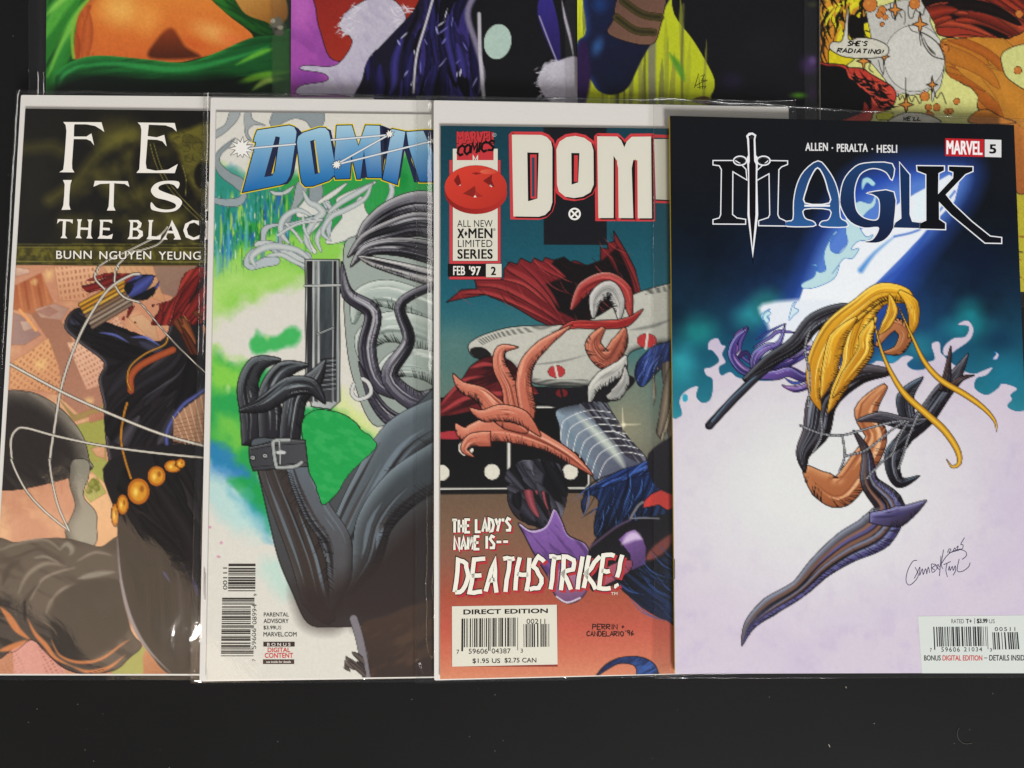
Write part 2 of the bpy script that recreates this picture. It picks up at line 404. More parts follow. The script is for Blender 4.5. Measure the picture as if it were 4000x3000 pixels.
    def done(s):
        if not s.v: return None
        me = bpy.data.meshes.new(s.name); me.from_pydata(s.v, [], s.f); at = me.color_attributes.new('Col', 'FLOAT_COLOR', 'POINT')
        c = np.ones((len(s.v), 4)); c[:, :3] = s.c; at.data.foreach_set('color', c.astype(np.float32).ravel())
        me.materials.append(M_PRINT); o = bpy.data.objects.new(s.name, me); COL.objects.link(o); o.parent = s.parent
        if s.label: o['label'] = s.label
        return o
# pen alphabet for hand-drawn lettering (unit box, y down)
PEN = {'A': [[(0, 1), (.5, 0), (1, 1)], [(.2, .65), (.8, .65)]], 'B': [[(0, 1), (0, 0), (.8, .1), (.8, .4), (0, .5)], [(0, .5), (.95, .6), (.9, .95), (0, 1)]],
 'C': [[(1, .15), (.6, 0), (.1, .25), (.05, .75), (.5, 1), (1, .85)]], 'D': [[(0, 1), (0, 0), (.7, .1), (1, .5), (.7, .95), (0, 1)]],
 'E': [[(1, 0), (.05, 0), (0, 1), (1, 1)], [(0, .5), (.8, .48)]], 'F': [[(1, 0), (.05, 0), (0, 1)], [(0, .5), (.8, .48)]],
 'G': [[(1, .15), (.5, 0), (.05, .3), (.05, .8), (.5, 1), (1, .8), (1, .5), (.6, .5)]], 'H': [[(0, 0), (0, 1)], [(1, 0), (1, 1)], [(0, .5), (1, .5)]],
 'I': [[(.5, 0), (.5, 1)]], 'K': [[(0, 0), (0, 1)], [(1, 0), (0, .55), (1, 1)]], 'L': [[(0, 0), (0, 1), (1, 1)]],
 'M': [[(0, 1), (.1, 0), (.5, .6), (.9, 0), (1, 1)]], 'N': [[(0, 1), (0, 0), (1, 1), (1, 0)]], 'O': [[(.5, 0), (.05, .3), (.05, .75), (.5, 1), (.95, .75), (.95, .25), (.5, 0)]],
 'P': [[(0, 1), (0, 0), (.9, .1), (.9, .4), (0, .55)]], 'R': [[(0, 1), (0, 0), (.9, .1), (.85, .4), (.05, .5), (1, 1)]],
 'S': [[(1, .12), (.4, 0), (.05, .25), (.9, .65), (.8, .95), (0, .95)]], 'T': [[(0, 0), (1, 0)], [(.5, 0), (.5, 1)]], 'Y': [[(0, 0), (.5, .5)], [(1, 0), (.4, 1)]],
 'U': [[(0, 0), (0, .8), (.5, 1), (1, .8), (1, 0)]], 'W': [[(0, 0), (.25, 1), (.5, .3), (.75, 1), (1, 0)]], "'": [[(.5, 0), (.4, .25)]], '-': [[(0, .5), (1, .5)]],
 '!': [[(.7, 0), (.4, .68)], [(.3, .9), (.3, 1)]], '0': [[(.5, 0), (.05, .5), (.5, 1), (.95, .5), (.5, 0)]], '2': [[(0, .2), (.5, 0), (.9, .25), (0, 1), (1, 1)]],
 '5': [[(1, 0), (.2, 0), (.1, .45), (.8, .5), (.7, .95), (0, .95)]], '6': [[(.8, 0), (.1, .6), (.4, 1), (.9, .75), (.5, .5), (.1, .7)]], '9': [[(.9, .3), (.4, .5), (.1, .2), (.5, 0), (.9, .2), (.8, 1)]],
 '+': [[(.5, .2), (.5, .8)], [(.1, .5), (.9, .5)]], ' ': []}
def pen(ink, k, txt, x0, y0, x1, y1, w, col, layer=2, slant=0, sm=False, gap=.3, jit=0, seed=1, rise=0, sub=1):
    r = random.Random(seed); wid = [.45 if c in "I'!" else (.5 if c == ' ' else 1) for c in txt]; tot = sum(wid)+gap*(len(txt)-1); u = (x1-x0)/tot; x = x0
    for n, (c, wd) in enumerate(zip(txt, wid)):
        for pl in PEN.get(c, []):
            P = []
            if sub > 1: pl = [(p[0]+(q[0]-p[0])*t/sub, p[1]+(q[1]-p[1])*t/sub) for p, q in zip(pl, pl[1:]) for t in range(sub)]+[pl[-1]]
            for a, b in pl:
                X = x+a*wd*u+slant*(1-b); Y = y0+b*(y1-y0)+rise*(x-x0)/(x1-x0)
                P.append((X+r.uniform(-jit, jit), Y+r.uniform(-jit, jit)))
            ink.stroke(Q(k, P), w, col, layer, sm=sm and len(P) > 2)
        x += (wd+gap)*u
ZR.update({15: (1700, 480, 2.6767), 16: (1000, 2100, 3.0167), 17: (3200, 0, 2.765)})
# ---------------------------------------------------------------- things
TH = .0013            # comic thickness
TB = .0006            # board thickness
def slab(name, quad, plane, z0, z1, mat, parent=None, r=3.0, seg=3, inset=0):
    """rounded-corner slab between heights z0 and z1 above the leaning plane"""
    q = np.asarray(quad, float); c = q.mean(0); out = []
    if inset: q = c+(q-c)*(1-inset/900.0)
    for i in range(4):
        p, a, b = q[i], q[i-1], q[(i+1) % 4]; da = (a-p)/np.hypot(*(a-p)); db = (b-p)/np.hypot(*(b-p))
        for k in range(seg+1):
            t = k/seg*math.pi/2; out.append(p+da*r*(1-math.sin(t))+db*r*(1-math.cos(t)))
    P = np.array(out); n = len(P); T = unproj(P, plane, z1); B = T.copy(); B[:, 2] -= (z1-z0)
    V = np.concatenate([T, B])
    f = [tuple(range(n-1, -1, -1)), tuple(range(n, 2*n))]+[(i, (i+1) % n, n+(i+1) % n, n+i) for i in range(n)]
    o = mk(name, V, f, mat, parent)
    return o
def comic(quad, plane, base, label, group, cat='comic book', name='comic_book'):
    e = bpy.data.objects.new(name, None); COL.objects.link(e); e.empty_display_size = .02
    tag(e, label, cat, group)
    slab('pages', quad, plane, base+.00012, base+TH-.00008, M_PAGE, e, inset=3)
    slab('back_cover', quad, plane, base, base+.00011, M_PAGE, e, inset=1)
    return e
def board(quad, plane, base, label):
    o = slab('backing_board', quad, plane, base, base+TB, M_BOARD, None, r=7, seg=4)
    return tag(o, label, 'backing board', 'white cards behind the comics')
def staple(parent, plane, dz, a, b):
    a, b = np.asarray(a, float), np.asarray(b, float); d = (b-a)/np.hypot(*(b-a)); n = np.array([-d[1], d[0]])*1.6
    P = unproj(np.array([a-n, b-n, b+n, a+n]), plane, dz); T = P.copy(); T[:, 2] += .0004
    T = T*.7+T.mean(0)*.3*1.0 if False else T
    V = np.concatenate([P, T]); mk('staple', V, [(4, 5, 6, 7), (0, 1, 5, 4), (1, 2, 6, 5), (2, 3, 7, 6), (3, 0, 4, 7)], M_STEEL, parent)
def sleeve(quad, plane, base, top, label, inner, seed, nu=70, nv=110, folds=(), floor=None, strip=None):
    """clear bag: a wavy front film over the comic that drops at its rim, a back film, welded seams and crumpled corners"""
    e = bpy.data.objects.new('plastic_sleeve', None); COL.objects.link(e); tag(e, label, 'plastic sleeve', 'clear sleeves round the comics')
    q = np.asarray(quad, float); iq = np.asarray(inner, float)
    # denser rows near the rims
    def ax(n):
        t = np.linspace(0, 1, n); return .5*t+.5*(.5-.5*np.cos(t*math.pi))
    U, V = np.meshgrid(ax(nu), ax(nv)); P = bil(q, U, V)
    # pixel distance outside the inner rectangle
    dx = np.maximum(np.maximum(bil(iq, U*0, V)[..., 0]-P[..., 0], P[..., 0]-bil(iq, U*0+1, V)[..., 0]), 0)
    dy = np.maximum(np.maximum(bil(iq, U, V*0)[..., 1]-P[..., 1], P[..., 1]-bil(iq, U, V*0+1)[..., 1]), 0)
    d = np.hypot(dx, dy); k = np.clip(1-d/26, 0, 1); k = k*k*(3-2*k)
    n1 = fbm(P[..., 0], P[..., 1], 420, seed, 3)-.5; n2 = fbm(P[..., 0], P[..., 1], 55, seed+9, 3)-.5
    z = .00010+k*(top-base+.0005)+.0006*n1*k*.6+.00025*np.abs(n1)+np.clip(d/10, 0, 1)*.0007*(n2+.2)
    for (fx, fy, rx, ry, amp, f) in folds:
        g = np.exp(-((P[..., 0]-fx)/rx)**2-((P[..., 1]-fy)/ry)**2)
        z = z+g*amp*(.7+vnoise(P[..., 0]*1.0, P[..., 1]*1.0, f, seed+3)*1.2+vnoise(P[..., 0], P[..., 1], f*.45, seed+5)*.6)
    co = unproj(P, plane, base); co[..., 2] += np.maximum(z, .00008)
    nv_, nu_ = U.shape; i = (np.arange(nv_-1)[:, None]*nu_+np.arange(nu_-1)[None]).ravel()
    fc = np.stack([i, i+nu_, i+nu_+1, i+1], -1)
    mk('front_film', co.reshape(-1, 3), [tuple(map(int, t)) for t in fc], M_FILM, e, True)
    bk = unproj(q, plane, base-.00006); mk('back_film', bk, [(3, 2, 1, 0)], M_FILM, e)
    # welded seams left and right, folded rims top and bottom: thin rounded beads
    def bead(P0, P1, w, name, zz, n=60, sd=1, hgt=.0005):
        t = np.linspace(0, 1, n); L = np.asarray(P0)[None]*(1-t[:, None])+np.asarray(P1)[None]*t[:, None]
        dd = (np.asarray(P1, float)-P0); dd /= np.hypot(*dd); nn = np.array([-dd[1], dd[0]]); vv = []; m = 5
        wob = vnoise(t*900, t*0, 60, sd)-.5
        for j in range(m):
            a = j/(m-1)*math.pi; off = math.cos(a)*w; pp = unproj(L+nn*off+nn*wob[:, None]*w*1.2, plane, zz); pp[:, 2] += math.sin(a)*hgt*(.6+.8*(vnoise(t*900, t*0, 45, sd+4)))
            vv.append(pp)
        vv = np.array(vv); ff = [(j*n+k, j*n+k+1, (j+1)*n+k+1, (j+1)*n+k) for j in range(m-1) for k in range(n-1)]
        mk(name, vv.reshape(-1, 3), ff, M_SEAM, e, True)
    bead(q[0], q[3], 2.2, 'side_seam', base+.0003, sd=seed)
    bead(q[1], q[2], 2.2, 'side_seam', base+.0003, sd=seed+1)
    bead(q[0], q[1], 5, 'top_rim', base+.0003, sd=seed+2, n=160, hgt=.0014)
    bead(q[3], q[2], 1.8, 'bottom_fold', base+.0001, sd=seed+3, n=120, hgt=.00022)
    return e

# ---------------------------------------------------------------- table
def table():
    m, nt, p = nodes('black_table_top'); tc = nt.nodes.new('ShaderNodeTexCoord')
    n = nt.nodes.new('ShaderNodeTexNoise'); n.inputs['Scale'].default_value = 2600; n.inputs['Detail'].default_value = 4; n.inputs['Roughness'].default_value = .7
    n2 = nt.nodes.new('ShaderNodeTexNoise'); n2.inputs['Scale'].default_value = 22; n2.inputs['Detail'].default_value = 5
    v = nt.nodes.new('ShaderNodeTexVoronoi'); v.inputs['Scale'].default_value = 260; v.inputs['Randomness'].default_value = 1
    for a in (n, n2, v): nt.links.new(tc.outputs['Object'], a.inputs['Vector'])
    r = nt.nodes.new('ShaderNodeValToRGB'); r.color_ramp.elements[0].position = .3; r.color_ramp.elements[0].color = (.0022, .0022, .0023, 1)
    r.color_ramp.elements[1].position = .75; r.color_ramp.elements[1].color = (.0085, .0083, .0083, 1); nt.links.new(n.outputs['Fac'], r.inputs[0])
    r2 = nt.nodes.new('ShaderNodeValToRGB'); r2.color_ramp.elements[0].color = (.8, .8, .8, 1); r2.color_ramp.elements[1].color = (1.25, 1.25, 1.25, 1)
    nt.links.new(n2.outputs['Fac'], r2.inputs[0])
    mx = nt.nodes.new('ShaderNodeMix'); mx.data_type = 'RGBA'; mx.blend_type = 'MULTIPLY'; mx.inputs[0].default_value = 1
    nt.links.new(r.outputs[0], mx.inputs[6]); nt.links.new(r2.outputs[0], mx.inputs[7])
    sp = nt.nodes.new('ShaderNodeMath'); sp.operation = 'LESS_THAN'; sp.inputs[1].default_value = .06; nt.links.new(v.outputs['Distance'], sp.inputs[0])
    sc_ = nt.nodes.new('ShaderNodeSeparateColor'); nt.links.new(v.outputs['Color'], sc_.inputs[0])
    s2 = nt.nodes.new('ShaderNodeMath'); s2.operation = 'GREATER_THAN'; s2.inputs[1].default_value = .8; nt.links.new(sc_.outputs[0], s2.inputs[0])
    s3 = nt.nodes.new('ShaderNodeMath'); s3.operation = 'MULTIPLY'; nt.links.new(sp.outputs[0], s3.inputs[0]); nt.links.new(s2.outputs[0], s3.inputs[1])
    m2 = nt.nodes.new('ShaderNodeMix'); m2.data_type = 'RGBA'; m2.inputs[7].default_value = (.12, .13, .12, 1)
    nt.links.new(s3.outputs[0], m2.inputs[0]); nt.links.new(mx.outputs[2], m2.inputs[6]); nt.links.new(m2.outputs[2], p.inputs['Base Color'])
    b = nt.nodes.new('ShaderNodeBump'); b.inputs['Strength'].default_value = .5; b.inputs['Distance'].default_value = .0002
    nt.links.new(n.outputs['Fac'], b.inputs['Height']); nt.links.new(b.outputs[0], p.inputs['Normal'])
    p.inputs['Roughness'].default_value = .7; p.inputs['Specular IOR Level'].default_value = .14
    o = mk('table_top', [(-.9, -.7, 0), (.9, -.7, 0), (.9, .8, 0), (-.9, .8, 0)], [(0, 1, 2, 3)], m); tag(o, kind='structure')
table()
# planes of the leaning books: z = p0 + p1 x + p2 y
CY = .028; Y0 = -.137                         # front row: bottom edge on the table, top end lifted by the back row under it
def fplane(lift, xl, xr):                     # lifted by `lift` at the left end xl, zero at xr
    b = -lift/(xr-xl) if lift else 0
    return (-b*xr-CY*Y0, b, CY)
def bplane(lift, xl, xr):
    b = -lift/(xr-xl) if lift else 0
    return (-b*xr, b, 0)
px = lambda u: (u-2000)/F*H
PA = fplane(0, 0, 1); PB = fplane(.0056, px(780), px(2200)); PC = fplane(.0058, px(1700), px(3110)); PD = fplane(.0050, px(2610), px(4060))
P1 = bplane(0, 0, 1); P2 = bplane(.0033, px(1067), px(2560)); P3 = bplane(.0033, px(2150), px(3640)); P4 = bplane(.0033, px(3140), px(4650))
BASE = .0002
QD = [(2617, 452), (3961, 488), (4045, 2628), (2637, 2632)]
QC = [(1721, 491), (3081, 508), (3120, 2620), (1719, 2653)]
QB = [(845, 438), (2205, 453), (2200, 2636), (805, 2655)]
QA = [(99, 424), (1450, 441), (1395, 2633), (-36, 2632)]
BC = [(1694, 392), (3080, 418), (3130, 2622), (1696, 2658)]
BB = [(823, 381), (2210, 398), (2215, 2640), (779, 2662)]
BA = [(82, 371), (1462, 382), (1405, 2640), (-50, 2638)]
Q1 = [(190, -1010), (1560, -1010), (1570, 1140), (172, 1140)]
Q2 = [(1140, -1010), (2500, -1010), (2515, 1140), (1134, 1140)]
Q3 = [(2252, -1010), (3610, -1010), (3625, 1140), (2258, 1140)]
Q4 = [(3200, -1010), (4560, -1010), (4580, 1140), (3206, 1140)]

# ================================================================ COVER 1 (front row left)
kA = comic(QA, PA, BASE+TB, 'comic with wide olive black title band above an orange city scene', 'comics of the front row')
c = Canvas(QA, (.0, .62))
c.fill('#d8a080')
n = fbm(c.X, c.Y, 220, 3); c.C = c.C*(1-n[:, None]*.5)+hx('#b06a48')*n[:, None]*.5
n = np.clip(fbm(c.X, c.Y, 130, 8)-.5, 0, 1)*2.2; c.C = c.C*(1-n[:, None])+hx('#f0c490')*n[:, None]
# buildings seen from above
def bld(pts, k, c0, c1, ang, win=None, wc='#8a4a34', op=.6, edge='#a06a4c'):
    P = Q(k, pts); c.shape(P, c0, c1, ang, sm=False, soft=5); 
    for i in range(len(P)): c.line([P[i-1], P[i]], 3, edge, 4, .5, False)
    if win: c.windows(P, *win, wc, op)
bld([(440, 85), (830, 80), (690, 370), (480, 360)], 2, '#e8b48c', '#cf9670', 90, (-8, 17, 24))
bld([(830, 80), (1260, 80), (1340, 380), (930, 230)], 2, '#e0b284', '#c79068', 20)
for i in range(7): c.line(Q(2, [(850+i*50, 90), (900+i*62, 260)]), 3, '#a87450', 3, .6)
bld([(1240, 80), (1690, 80), (1690, 300), (1400, 330), (1310, 300)], 2, '#9a7a66', '#8a6a5c', 60)
bld([(120, 240), (330, 140), (430, 370), (420, 420), (250, 470), (105, 430)], 2, '#b0603c', '#c07a50', 70)
for i in range(5): c.line(Q(2, [(150+i*50, 230-i*15), (180+i*55, 430)]), 10, '#96502f' if i % 2 else '#d08a5a', 6, .6)
bld([(130, 90), (240, 110), (240, 140), (125, 170)], 2, '#e4c0a8', '#c49a84', 90)
bld([(250, 470), (430, 420), (560, 640), (840, 1100), (860, 1220), (640, 1280), (480, 1140), (380, 660)], 2, '#a5735a', '#b58068', 60)
bld([(280, 430), (440, 385), (560, 425), (500, 520), (330, 500)], 2, '#c8a08c', '#b08878', 0)
bld([(300, 450), (400, 410), (470, 450), (400, 490)], 2, '#b08474', '#a87868', 0)
bld([(110, 460), (220, 500), (330, 640), (200, 720), (95, 720)], 2, '#ad8c82', '#a07c72', 0)
bld([(160, 530), (250, 520), (270, 590), (190, 610)], 2, '#d2b4a2', '#b99888', 0)
c.line(Q(2, [(160, 440), (240, 530), (290, 600)]), 12, '#f0a868', 6)
bld([(90, 860), (230, 780), (390, 660), (480, 900), (520, 1180), (480, 1130), (320, 1090), (75, 1080)], 2, '#e6ac78', '#d0946c', 60, (35, 17, 22))
bld([(540, 700), (740, 690), (880, 880), (860, 1040), (700, 1085)], 2, '#ecc0a0', '#d9a488', 60, (62, 20, 14))
bld([(830, 600), (950, 480), (1060, 640)], 2, '#e0b090', '#cc9878', 60, (62, 16, 14))
bld([(1040, 500), (1150, 470), (1260, 560), (1290, 700), (1180, 640)], 2, '#d8ac84', '#c49470', 60)
bld([(480, 1160), (600, 1290), (850, 1200), (850, 1260), (600, 1340)], 2, '#8a9048', '#b08a58', 60)
bld([(620, 1370), (850, 1300), (860, 1660), (700, 1660)], 2, '#a3a350', '#aaa655', 60)
bld([(720, 1290), (840, 1260), (840, 1320), (730, 1350)], 2, '#c98a6c', '#b57a60', 60, (-15, 9, 10))
bld([(740, 1560), (850, 1530), (850, 1640), (780, 1620)], 2, '#e0a880', '#d09a72', 60)
for cx, cy, r in ((330, 880, 70), (400, 150, 60), (280, 60+150, 40), (720, 1180, 50)): c.blob(2, cx, cy, r, r*1.2, '#f6d08a', .9, .7, 30, 4)
# lower park and roofs
c.shape(Q(3, [(630, 0), (790, 0), (800, 200), (650, 70)]), '#a8aa58', sm=False)
c.shape(Q(3, [(640, 80), (800, 210), (830, 380), (840, 560), (700, 620), (690, 380), (600, 250)]), '#eebf8e', '#e2ac7c', 90, sm=False)
c.shape(Q(3, [(600, 230), (700, 120), (765, 230), (650, 300)]), '#b4ae62', sm=False, ink=1, inkc='#a08040')
for cx, cy, r in ((670, 170, 48), (640, 215, 30), (700, 200, 28)): c.blob(3, cx, cy, r, r, '#7f8038', .3, 1, 0, 5); c.blob(3, cx-10, cy-10, r*.5, r*.5, '#a2a04c', .5, .8, 0, 6)
c.shape(Q(3, [(90, 1330), (240, 1290), (460, 1480), (480, 1545), (100, 1545)]), '#e0a294', '#d89a88', 0, sm=False)
c.windows(Q(3, [(250, 1300), (340, 1350), (480, 1545), (330, 1545)]), 62, 14, 18, '#9a5a48', .6)
c.windows(Q(3, [(0, 1400), (130, 1340), (200, 1545), (0, 1545)]), 62, 14, 18, '#b07a5c', .5)
c.shape(Q(3, [(800, 1520), (1040, 1330), (1060, 1420), (1020, 1545), (820, 1545)]), '#a9a65a', sm=False)
c.shape(Q(3, [(1030, 1400), (1060, 1340), (1260, 1545), (1030, 1545)]), '#c98a60', '#a86a44', 60, sm=False)
# dark rock mass (stand-in)
rock = smooth(Q(2, [(40, 1095), (200, 1095), (330, 1130), (480, 1225), (600, 1350), (680, 1480), (720, 1640), (700, 1750), (60, 1900), (-200, 1750), (-200, 1200)]))
c.shape(rock, '#3a3430', '#2a2523', 90, soft=3, hi='#a09888', depth=75, light=(.8, -.6), ink=1.2, tex=(40, 120, 22, .5, '#5a534c', 5), sm=False)
c.shape(Q(2, [(60, 1180), (250, 1200), (430, 1330), (520, 1500), (500, 1700), (60, 1800), (-100, 1500)]), '#2b2624', soft=60, op=.9)
c.shape(Q(3, [(520, 0), (635, 0), (640, 110), (600, 250), (690, 370), (698, 480), (685, 600), (560, 640), (470, 520), (540, 330), (500, 160)]), '#8e8878', '#a39c8c', 90, soft=4, lo='#4a443e', depth=40, light=(.7, -.6), ink=1.2)
low = [(-60, 620), (120, 590), (330, 560), (470, 560), (600, 590), (730, 620), (860, 560), (860, 900), (940, 1220), (1020, 1330), (930, 1420), (820, 1510), (600, 1535), (440, 1480), (330, 1370), (230, 1290), (120, 1330), (-60, 1390)]
c.shape(Q(3, low), '#4d443c', '#5a5048', 90, soft=3, ink=1.5, tex=(25, 160, 26, .55, '#2c2623', 7))
for pts, w, col in (([(-20, 650), (150, 590), (330, 570), (430, 640)], 16, '#8d8476'), ([(0, 740), (120, 690), (280, 640), (400, 720)], 12, '#1e1a19'), ([(130, 960), (200, 820), (330, 740), (480, 760)], 30, '#8a8070'),
    ([(220, 1000), (300, 860), (420, 800), (540, 770)], 16, '#9b9080'), ([(430, 640), (480, 600), (520, 640), (500, 680)], 40, '#8c8678'), ([(560, 720), (680, 660), (800, 680)], 14, '#9a8e82'), ([(560, 850), (680, 820), (830, 800)], 44, '#8f877a'),
    ([(400, 960), (470, 920), (570, 890)], 26, '#9c9182'), ([(330, 1110), (360, 1020), (420, 950)], 22, '#847868'), ([(250, 700), (330, 690), (420, 730)], 12, '#a59a90'), ([(20, 900), (60, 780), (160, 700)], 40, '#241f1e'), ([(180, 1150), (190, 1000), (280, 880)], 24, '#231f1d')):
    c.line(Q(3, pts), w/1.84, col, 12, .85, taper='both')
c.shape(Q(3, [(380, 1080), (430, 960), (560, 880), (720, 850), (860, 870), (900, 1020), (930, 1200), (840, 1300), (700, 1400), (560, 1440), (440, 1400), (370, 1250)]), '#2b2725', '#3a332e', 90, soft=16, tex=(60, 90, 30, .25, '#463d37', 3))
for pts, w in (([(200, 1140), (250, 1240), (330, 1330), (400, 1420), (520, 1480)], 34), ([(520, 1480), (640, 1520), (780, 1490), (900, 1400)], 30), ([(370, 1290), (430, 1400), (560, 1450), (720, 1430), (880, 1320), (930, 1290)], 22), ([(0, 1050), (60, 1120), (130, 1220), (220, 1290)], 50), ([(-10, 1370), (90, 1340), (200, 1290)], 44)):
    c.line(Q(3, pts), w/1.84, '#dc8a55', 8, .9, taper='both')
c.line(Q(3, [(-10, 1395), (110, 1370), (230, 1290), (330, 1385), (450, 1480), (600, 1532), (760, 1500)]), 2.5, '#4a2f3a', 2, .9)
# abstract ribbons, dark drapery and gold discs (plain stand-in)
c.shape(Q(2, [(520, 560), (640, 420), (900, 560), (1300, 690), (1420, 400), (1560, 130), (1800, 90), (1800, 1950), (960, 1950), (880, 1640), (850, 1400), (840, 1200), (800, 1000), (840, 860), (640, 700)]), '#1c191b', '#262024', 90, ink=1.8, hi='#7c7680', depth=16, light=(-.9, .4))
c.shape(Q(3, [(780, 0), (1560, 0), (1560, 1545), (1240, 1545), (1080, 1390), (960, 1200), (890, 980), (850, 760), (840, 420)]), '#1d1a1d', '#2a2422', 80, soft=3)
c.flow(Q(2, [(660, 180), (1100, 140), (1060, 290), (740, 300)]), ['#a8302a', '#8a2420', '#c04438'], 14, 190, 26, -12, 3, 40)
c.flow(Q(2, [(960, 420), (1380, 360), (1500, 140), (1690, 120), (1690, 520), (1420, 560), (1180, 560), (1000, 520)]), ['#a8302a', '#82201e', '#b83a30', '#8e2824'], 46, 210, 30, -38, 7, 55)
c.flow(Q(2, [(1360, 560), (1690, 440), (1690, 760), (1400, 780)]), ['#9a5630', '#7c4024', '#c07840', '#5e2c1a'], 16, 150, 30, 62, 5, 50)
c.flow(Q(2, [(560, 500), (700, 480), (1300, 720), (1240, 860), (900, 840), (620, 640)]), ['#1a1719', '#201d22', '#3a3a4c', '#171417'], 20, 240, 40, 24, 9, 30)
c.flow(Q(2, [(860, 900), (1600, 800), (1690, 1000), (1500, 1200), (1360, 1500), (900, 1500), (860, 1200)]), ['#1a1719', '#242024', '#2c282e', '#4a464e', '#161315'], 34, 330, 52, 112, 11, 45)
c.flow(Q(3, [(880, 60), (1500, 60), (1500, 1400), (1300, 1480), (1060, 1200), (900, 800)]), ['#1c191b', '#262022', '#2c2626', '#201c1d', '#342e30'], 34, 360, 56, 74, 13, 40, ink=.6)
c.flow(Q(3, [(1140, 820), (1400, 780), (1420, 1180), (1300, 1080)]), ['#4a4670', '#5a5684'], 4, 260, 15, 66, 15, 20)
c.line(Q(3, [(1240, 1540), (1060, 1350), (940, 1130), (870, 850), (845, 560)]), 14, '#a79c9c', 8, .9, taper='both')
c.line(Q(2, [(1350, 1520), (1360, 1400), (1470, 1220), (1590, 1130), (1690, 1060)]), 18, '#5d68b0', 8, .95, c1='#2a2c50')
c.line(Q(2, [(800, 620), (930, 640), (1040, 700)]), 9, '#6470c0', 6, .9, taper='both'); c.line(Q(2, [(1060, 660), (1180, 660), (1300, 730)]), 10, '#6470c0', 6, .9, taper='both')
c.shape(Q(2, [(1400, 1330), (1480, 1240), (1690, 1080), (1690, 1560), (1400, 1500)]), '#b08468', '#9c7458', 60, ink=1.2, sm=False)
for t_ in range(7): c.line(Q(2, [(1400+t_*45, 1300-t_*34), (1500+t_*40, 1520)]), 4, '#d2b08c', 3, .9); c.line(Q(2, [(1400, 1340+t_*30), (1690, 1270+t_*38)]), 3, '#7c5440', 3, .8)
c.line(Q(2, [(1400, 760), (1240, 830), (1120, 900), (1060, 980), (1060, 1090)]), 26, '#b0562e', 3, 1, ink=1.5, c1='#8f4022')
c.line(Q(2, [(1360, 650), (1330, 720), (1180, 790), (1060, 890), (1030, 1000), (1060, 1090)]), 5, '#d0902c', 3, 1, ink=1)
c.line(Q(2, [(1030, 1190), (1000, 1300), (980, 1480), (1010, 1640), (1060, 1800)]), 8, '#b87a24', 3, 1, ink=1.2)
# striped bundle
for i in range(7):
    t = i/6; a = np.array([650, 395])*(1-t)+np.array([750, 575])*t; b = np.array([1000, 205])*(1-t)+np.array([1060, 390])*t
    cc = ['#f0b52a', '#e09a1e', '#f2c040', '#8c6a4a', '#a58e78', '#b4a28e', '#8a7462'][i]
    c.line(Q(2, [a, b]), 15, cc, 3, 1, False, ink=1.2, c1='#6e4a20' if i < 3 else '#5b483c')
c.flow(Q(2, [(1010, 230), (1160, 150), (1290, 170), (1240, 340), (1080, 350)]), ['#15161c', '#1c1d28', '#4a54a0', '#15161c'], 12, 150, 40, -30, 6, 40)
# ropes
rope = '#d9d2c2'
for k, pts, w in ((2, [(870, 30), (800, 85), (770, 180), (850, 270)], 7), (2, [(1000, 30), (945, 110), (930, 225), (1000, 330), (1130, 375)], 7), (2, [(1130, 145), (1050, 160), (880, 270), (720, 500), (600, 750), (500, 1050), (440, 1400), (402, 1680), (430, 1830)], 9),
    (2, [(70, 870), (480, 1090), (850, 1260), (1300, 1440), (1700, 1550)], 10), (2, [(1140, 380), (1400, 690), (1690, 970)], 4), (2, [(100, 1690), (88, 1500), (130, 1410), (210, 1393), (460, 1460), (850, 1540), (1300, 1600), (1690, 1637)], 8),
    (3, [(80, -10), (120, 90), (200, 230), (330, 370), (498, 505)], 7), (3, [(355, -10), (375, 140), (420, 330), (498, 505)], 7)):
    c.line(Q(k, pts), w, '#efe9da', 2.5, 1, ink=1.6, c1='#a0968a')
for cx, cy, rx, ry in ((828, 390, 27, 84), (883, 315, 42, 74), (997, 220, 82, 97), (1127, 110, 66, 74), (1245, 40, 62, 46), (1300, 20, 34, 34)):
    c.blob(3, cx, cy, rx+4, ry+4, '#1a1210', .06); c.blob(3, cx, cy, rx, ry, '#b9691c', .08); c.blob(3, cx, cy, rx*.82, ry*.82, '#d9962c', .25)
    c.blob(3, cx-rx*.25, cy+ry*.05, rx*.35, ry*.5, '#f6d264', .9); c.blob(3, cx+rx*.3, cy-ry*.2, rx*.3, ry*.4, '#7d3f14', .8, .7)
# title band
P = Q(1, [(90, 240), (4000, 280), (4000, 1350), (90, 1350)]); idx = np.nonzero(c.Y < 951)[0]
x, y = c.X[idx], c.Y[idx]; g = fbm(x, y, 150, 21)*.6+fbm(x+y*.8, y-x*.8*.3, 240, 40)*.4
g = np.clip((g-.44)*4, 0, 1)*np.clip((x-120)/350, .12, 1)*np.clip((y-430)/120, .1, 1); c.C[idx] = hx('#12100b')
c.mix(idx, np.clip(g*.95, 0, .95), hx('#6a6428'))
for pts, w, o in (([(200, 580), (420, 560), (500, 600)], 70, .35), ([(1080, 440), (800, 620), (600, 860), (400, 1000)], 60, .5), ([(1040, 620), (1070, 850), (1160, 1040)], 30, .4), ([(800, 820), (900, 900), (1000, 980)], 90, .3), ([(500, 1160), (900, 1180), (1200, 1150)], 60, .25)): c.line(Q(1, pts), w/2, '#8d8630', 50, o)
c.shape(Q(1, [(1370, 480), (1480, 440), (1800, 400), (1800, 1100), (1620, 1000), (1560, 900), (1480, 740), (1440, 600)]), '#7a7228', '#5d5720', 90, soft=24, op=.85, tex=(30, 40, 30, .5, '#3c3714', 3))
